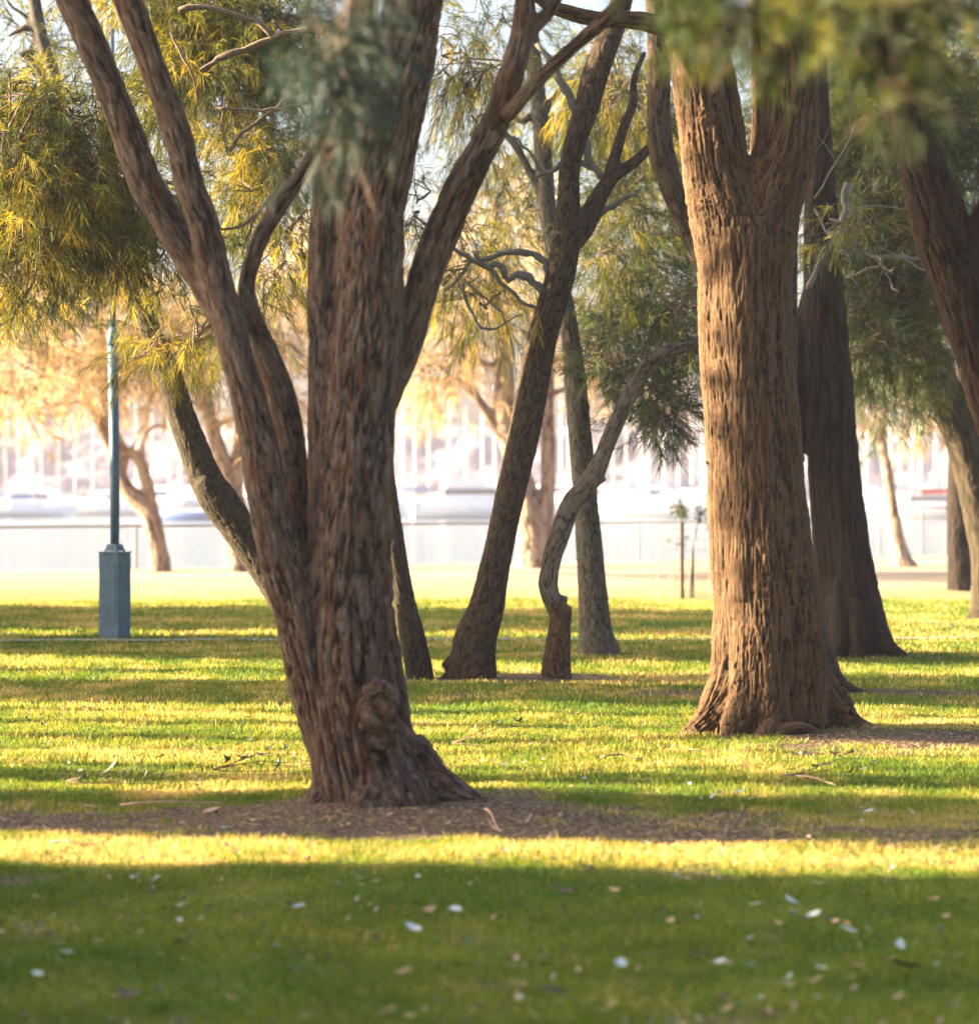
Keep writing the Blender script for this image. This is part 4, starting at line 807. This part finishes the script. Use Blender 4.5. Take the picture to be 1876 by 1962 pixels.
def motorboat(x, y, L, ang, label, hm, cover):
    t = thing('motorboat', label, 'motorboat', (x, y, WZ), 'motor boats moored in the harbour'); loc = (x, y, WZ); B, H = L*0.32, L*0.14
    mb = MB(); V, f = hull_geo(L, B, H); mb.add(xf(V, loc, ang), f); mb.build('hull', hm, t, True)
    for nm, cx, cz, dx, dz, m in (('cabin', -0.02, 1.45, 0.5, 0.9, white), ('window_band', -0.02, 1.62, 0.47, 0.28, glass), ('upper_deck', -0.08, 2.2, 0.34, 0.55, cover)):
        c = MB(); c.box((cx*L, 0, cz*H), (L*dx, B*(0.78 if nm != 'window_band' else 0.765), H*dz), 0.88 if nm != 'window_band' else 0.975); mb = MB(); mb.add(xf(c.V[0], loc, ang), c.F); mb.build(nm, m, t)
    mb = MB(); mb.tube(xf([(-0.05*L, 0, 2.4*H), (-0.05*L, 0, 3.6*H)], loc, ang), 0.05, 5); mb.build('aerial', alu, t)
rb = np.random.default_rng(9)
GAPS = [('left of the lamp post', [12, 35, 62, 82, 112, 145, 178]), ('between the lamp post and the dark leaning stem', [262, 292, 325, 345]), ('between the dark leaning stem and the big left tree', [430, 468]),
        ('between the big left tree and the leaning middle trunk', [772, 795, 822, 862, 892, 925, 948]), ('between the crooked tree and the lichen trunk', [1075, 1090]),
        ('between the crooked tree and the sunlit trunk', [1175, 1200, 1228, 1243, 1272, 1300, 1325, 1345]), ('between the tall dark trunk and the right edge', [1658, 1705, 1722, 1745, 1762, 1790, 1808])]
ORD = ['first', 'second', 'third', 'fourth', 'fifth', 'sixth', 'seventh', 'eighth']
for gname, us in GAPS:
    for i, u in enumerate(us):
        Yb_ = rb.uniform(205, 295); L = rb.uniform(8, 12.5); x = (u-938)/F*Yb_; ang = rb.uniform(-0.6, 0.6)+(math.pi if rb.random() < 0.5 else 0)
        x -= 0.1*L*math.cos(ang)
        cov = [white, navy, alu][rb.integers(0, 3)]; hm = white if rb.random() < 0.85 else dark
        sailboat(x, Yb_, L, ang, f'sailboat with the {ORD[i]} mast {gname}', hm, cov)
motorboat(*P(905, 940, 200)[:2], 10.0, 0.15, 'large white motor boat left of the leaning middle trunk', white, white)
motorboat(*P(362, 940, 190)[:2], 5.0, 3.0, 'small boat with a dark blue hull seen just left of the dark leaning stem', navy, navy)
motorboat(*P(1244, 940, 230)[:2], 7.0, 0.1, 'motor boat with blue cover left of the sunlit trunk', white, navy)
motorboat(*P(60, 940, 230)[:2], 8.0, 0.2, 'white motor boat at far left beyond the fence', white, white)
motorboat(*P(1775, 940, 200)[:2], 7.5, 3.1, 'white motor boat with red cover near the right edge', white, red)

# ------------------------------------------------------------------ unseen trees and greenery added off the left edge to shade lawn and trunks
def side_tree(x, y, r, h, label, cy=None, cr=0.9, dens=1.0, seed=0, cz=None, mat_='leaf_green'):
    t = thing('side_tree', label, 'tree', (x, y, g1(x, y)), 'trees shading the lawn from the left')
    mb = MB(); q = np.random.default_rng(seed); zz = np.linspace(-0.1, h, 14)
    mb.tube([(x+0.06*math.sin(z*1.3+seed), y+0.04*math.sin(z*0.9+2*seed), z) for z in zz], r*(1-0.4*zz/h)+0.5*r*np.exp(-np.maximum(zz, 0)*3), 10); mb.build('trunk', M['twig'], t, True)
    if dens > 0:
        u = 938+x*F/y; v = 940-((cz or h)-EYE)*F/y
        crown(t, [(u, v, cr*F/y, cr*1.1*F/y, y, cr, int(34*dens), 12)], mat_, nn=18, ln=0.22, wd=0.012, L=0.35, csize=0.4, seed=seed+100)
def shade_column(x, y0, y1, z0, z1, label, name, cat, seed, clus, wx=0.8):  # unseen block of foliage, added only to cast shade into the view
    t = thing(name, label, cat, (x, (y0+y1)/2, 0), 'unseen plantings added for shade at the left'); y = (y0+y1)/2; q = np.random.default_rng(seed)
    mb = MB()
    for yy in (np.arange(y0+.3, y1, .9) if y1-y0 > .6 else [y]): mb.tube([(x, yy, -.1), (x+.05, yy+.04, (z0+z1)/2), (x, yy, z1-.3)], [.09, .07, .02], 7)
    mb.build('trunk', M['twig'], t, True)
    n = clus; O = np.stack([x+q.uniform(-wx, wx, n), q.uniform(y0, y1, n), q.uniform(z0, z1, n)], 1)
    D = q.normal(size=(n, 3)); D[:, 1] *= 0.5; D /= np.linalg.norm(D, axis=1)[:, None]
    V, Q, T, vv = sprays(O, D, 16, 0.16, 0.03, 0.22, 0.3, np.clip(q.uniform(0.2, 0.9, n), 0, 1), q)
    mesh_np('foliage', V, [Q, T], [M['leaf_dark']], t, False, {'var': ('FLOAT', vv)})
DX = math.tan(R(SUN_AZ))
def sh(Y, X): return Y-X*DX+0.0          # caster y at X (negative) whose shadow crosses x=0 at Y
shade_column(-9, 2.5, sh(9.75, -9), 0, 3.4, 'long dense leafy screen added out of view to shade the near lawn', 'shade_hedge', 'shade_hedge', 1, 11000)
shade_column(-10, sh(10.85, -10), sh(12.15, -10), 0, 7.5, 'dense leafy pillar added off the left edge to shade the big tree', 'shade_cypress', 'tree', 2, 6000, .7)
shade_column(-12, sh(14.72, -12), sh(15.02, -12), 4.5, 8.2, 'narrow high clump added off the left edge to shade the sunlit trunk', 'shade_cypress', 'tree', 9, 330, .7)
side_tree(-10, sh(12.95, -10), 0.17, 7, 'slim tree off the left edge, first past the leafy pillar', dens=0, seed=1)
side_tree(-9, sh(13.55, -9), 0.06, 6, 'sapling off the left edge behind the slim tree', dens=0, seed=2)
side_tree(-9, sh(14.25, -9), 0.05, 8, 'straight tree off the left edge, third past the leafy pillar', dens=.2, seed=3, cr=1.0)
side_tree(-10, sh(14.95, -10), 0.12, 8, 'thin tree off the left edge, fourth past the leafy pillar', dens=.3, seed=4, cr=1.0)
side_tree(-10, sh(15.85, -10), 0.10, 8, 'thin tree off the left edge, fifth past the leafy pillar', dens=0.3, seed=5, cr=1.0)
side_tree(-10, sh(16.7, -10), 0.11, 8, 'leaning slim tree off the left edge, sixth past the leafy pillar', dens=0.3, seed=7, cr=1.0)
shade_column(-13, sh(17.6, -13), sh(19.3, -13), 0, 5.0, 'low leafy screen added off the left edge for shade, middle distance', 'shade_shrub', 'shade_shrub', 6, 5500)
shade_column(-12, sh(12.85, -12), sh(13.45, -12), 5.2, 9.2, 'high leafy clump added off the left edge to shade the reddish trunk', 'shade_cypress', 'tree', 10, 1500, .7)
shade_column(-14, sh(22.0, -14), sh(23.0, -14), 3.5, 10.8, 'tall leafy clump added off the left edge to shade the dark trunk', 'shade_cypress', 'tree', 11, 4200, .7)
side_tree(-12, sh(20.4, -12), 0.2, 8, 'tree off the left edge past the low leafy screen', dens=0.6, seed=6, cr=1.3)
shade_column(-14, sh(22.0, -14), sh(25.2, -14), 0, 4.4, 'leafy row added off the left edge for shade near the footpath', 'shade_shrub', 'shade_shrub', 7, 6000)
shade_column(-15, sh(26.2, -15), sh(31.5, -15), 0, 5.0, 'far leafy row added off the left edge for shade beyond the footpath', 'shade_shrub', 'shade_shrub', 8, 8000)

# ------------------------------------------------------------------ haze
m, nt, out = mat('air_haze'); vp = N(nt, 'ShaderNodeVolumePrincipled'); vp.inputs['Color'].default_value = (0.46, 0.44, 0.57, 1); vp.inputs['Density'].default_value = 0.0008; vp.inputs['Anisotropy'].default_value = 0.0
nt.links.new(vp.outputs[0], out.inputs['Volume'])
mb = MB(); x0, x1, y0, y1, z0, z1 = -131, 131, -62, 402, -5.5, 18
mb.box(((x0+x1)/2, (y0+y1)/2, (z0+z1)/2), (x1-x0, y1-y0, z1-z0)); hz = mb.build('haze', m); tag(hz, 'pale golden evening haze over the park and harbour', 'haze', kind='stuff')
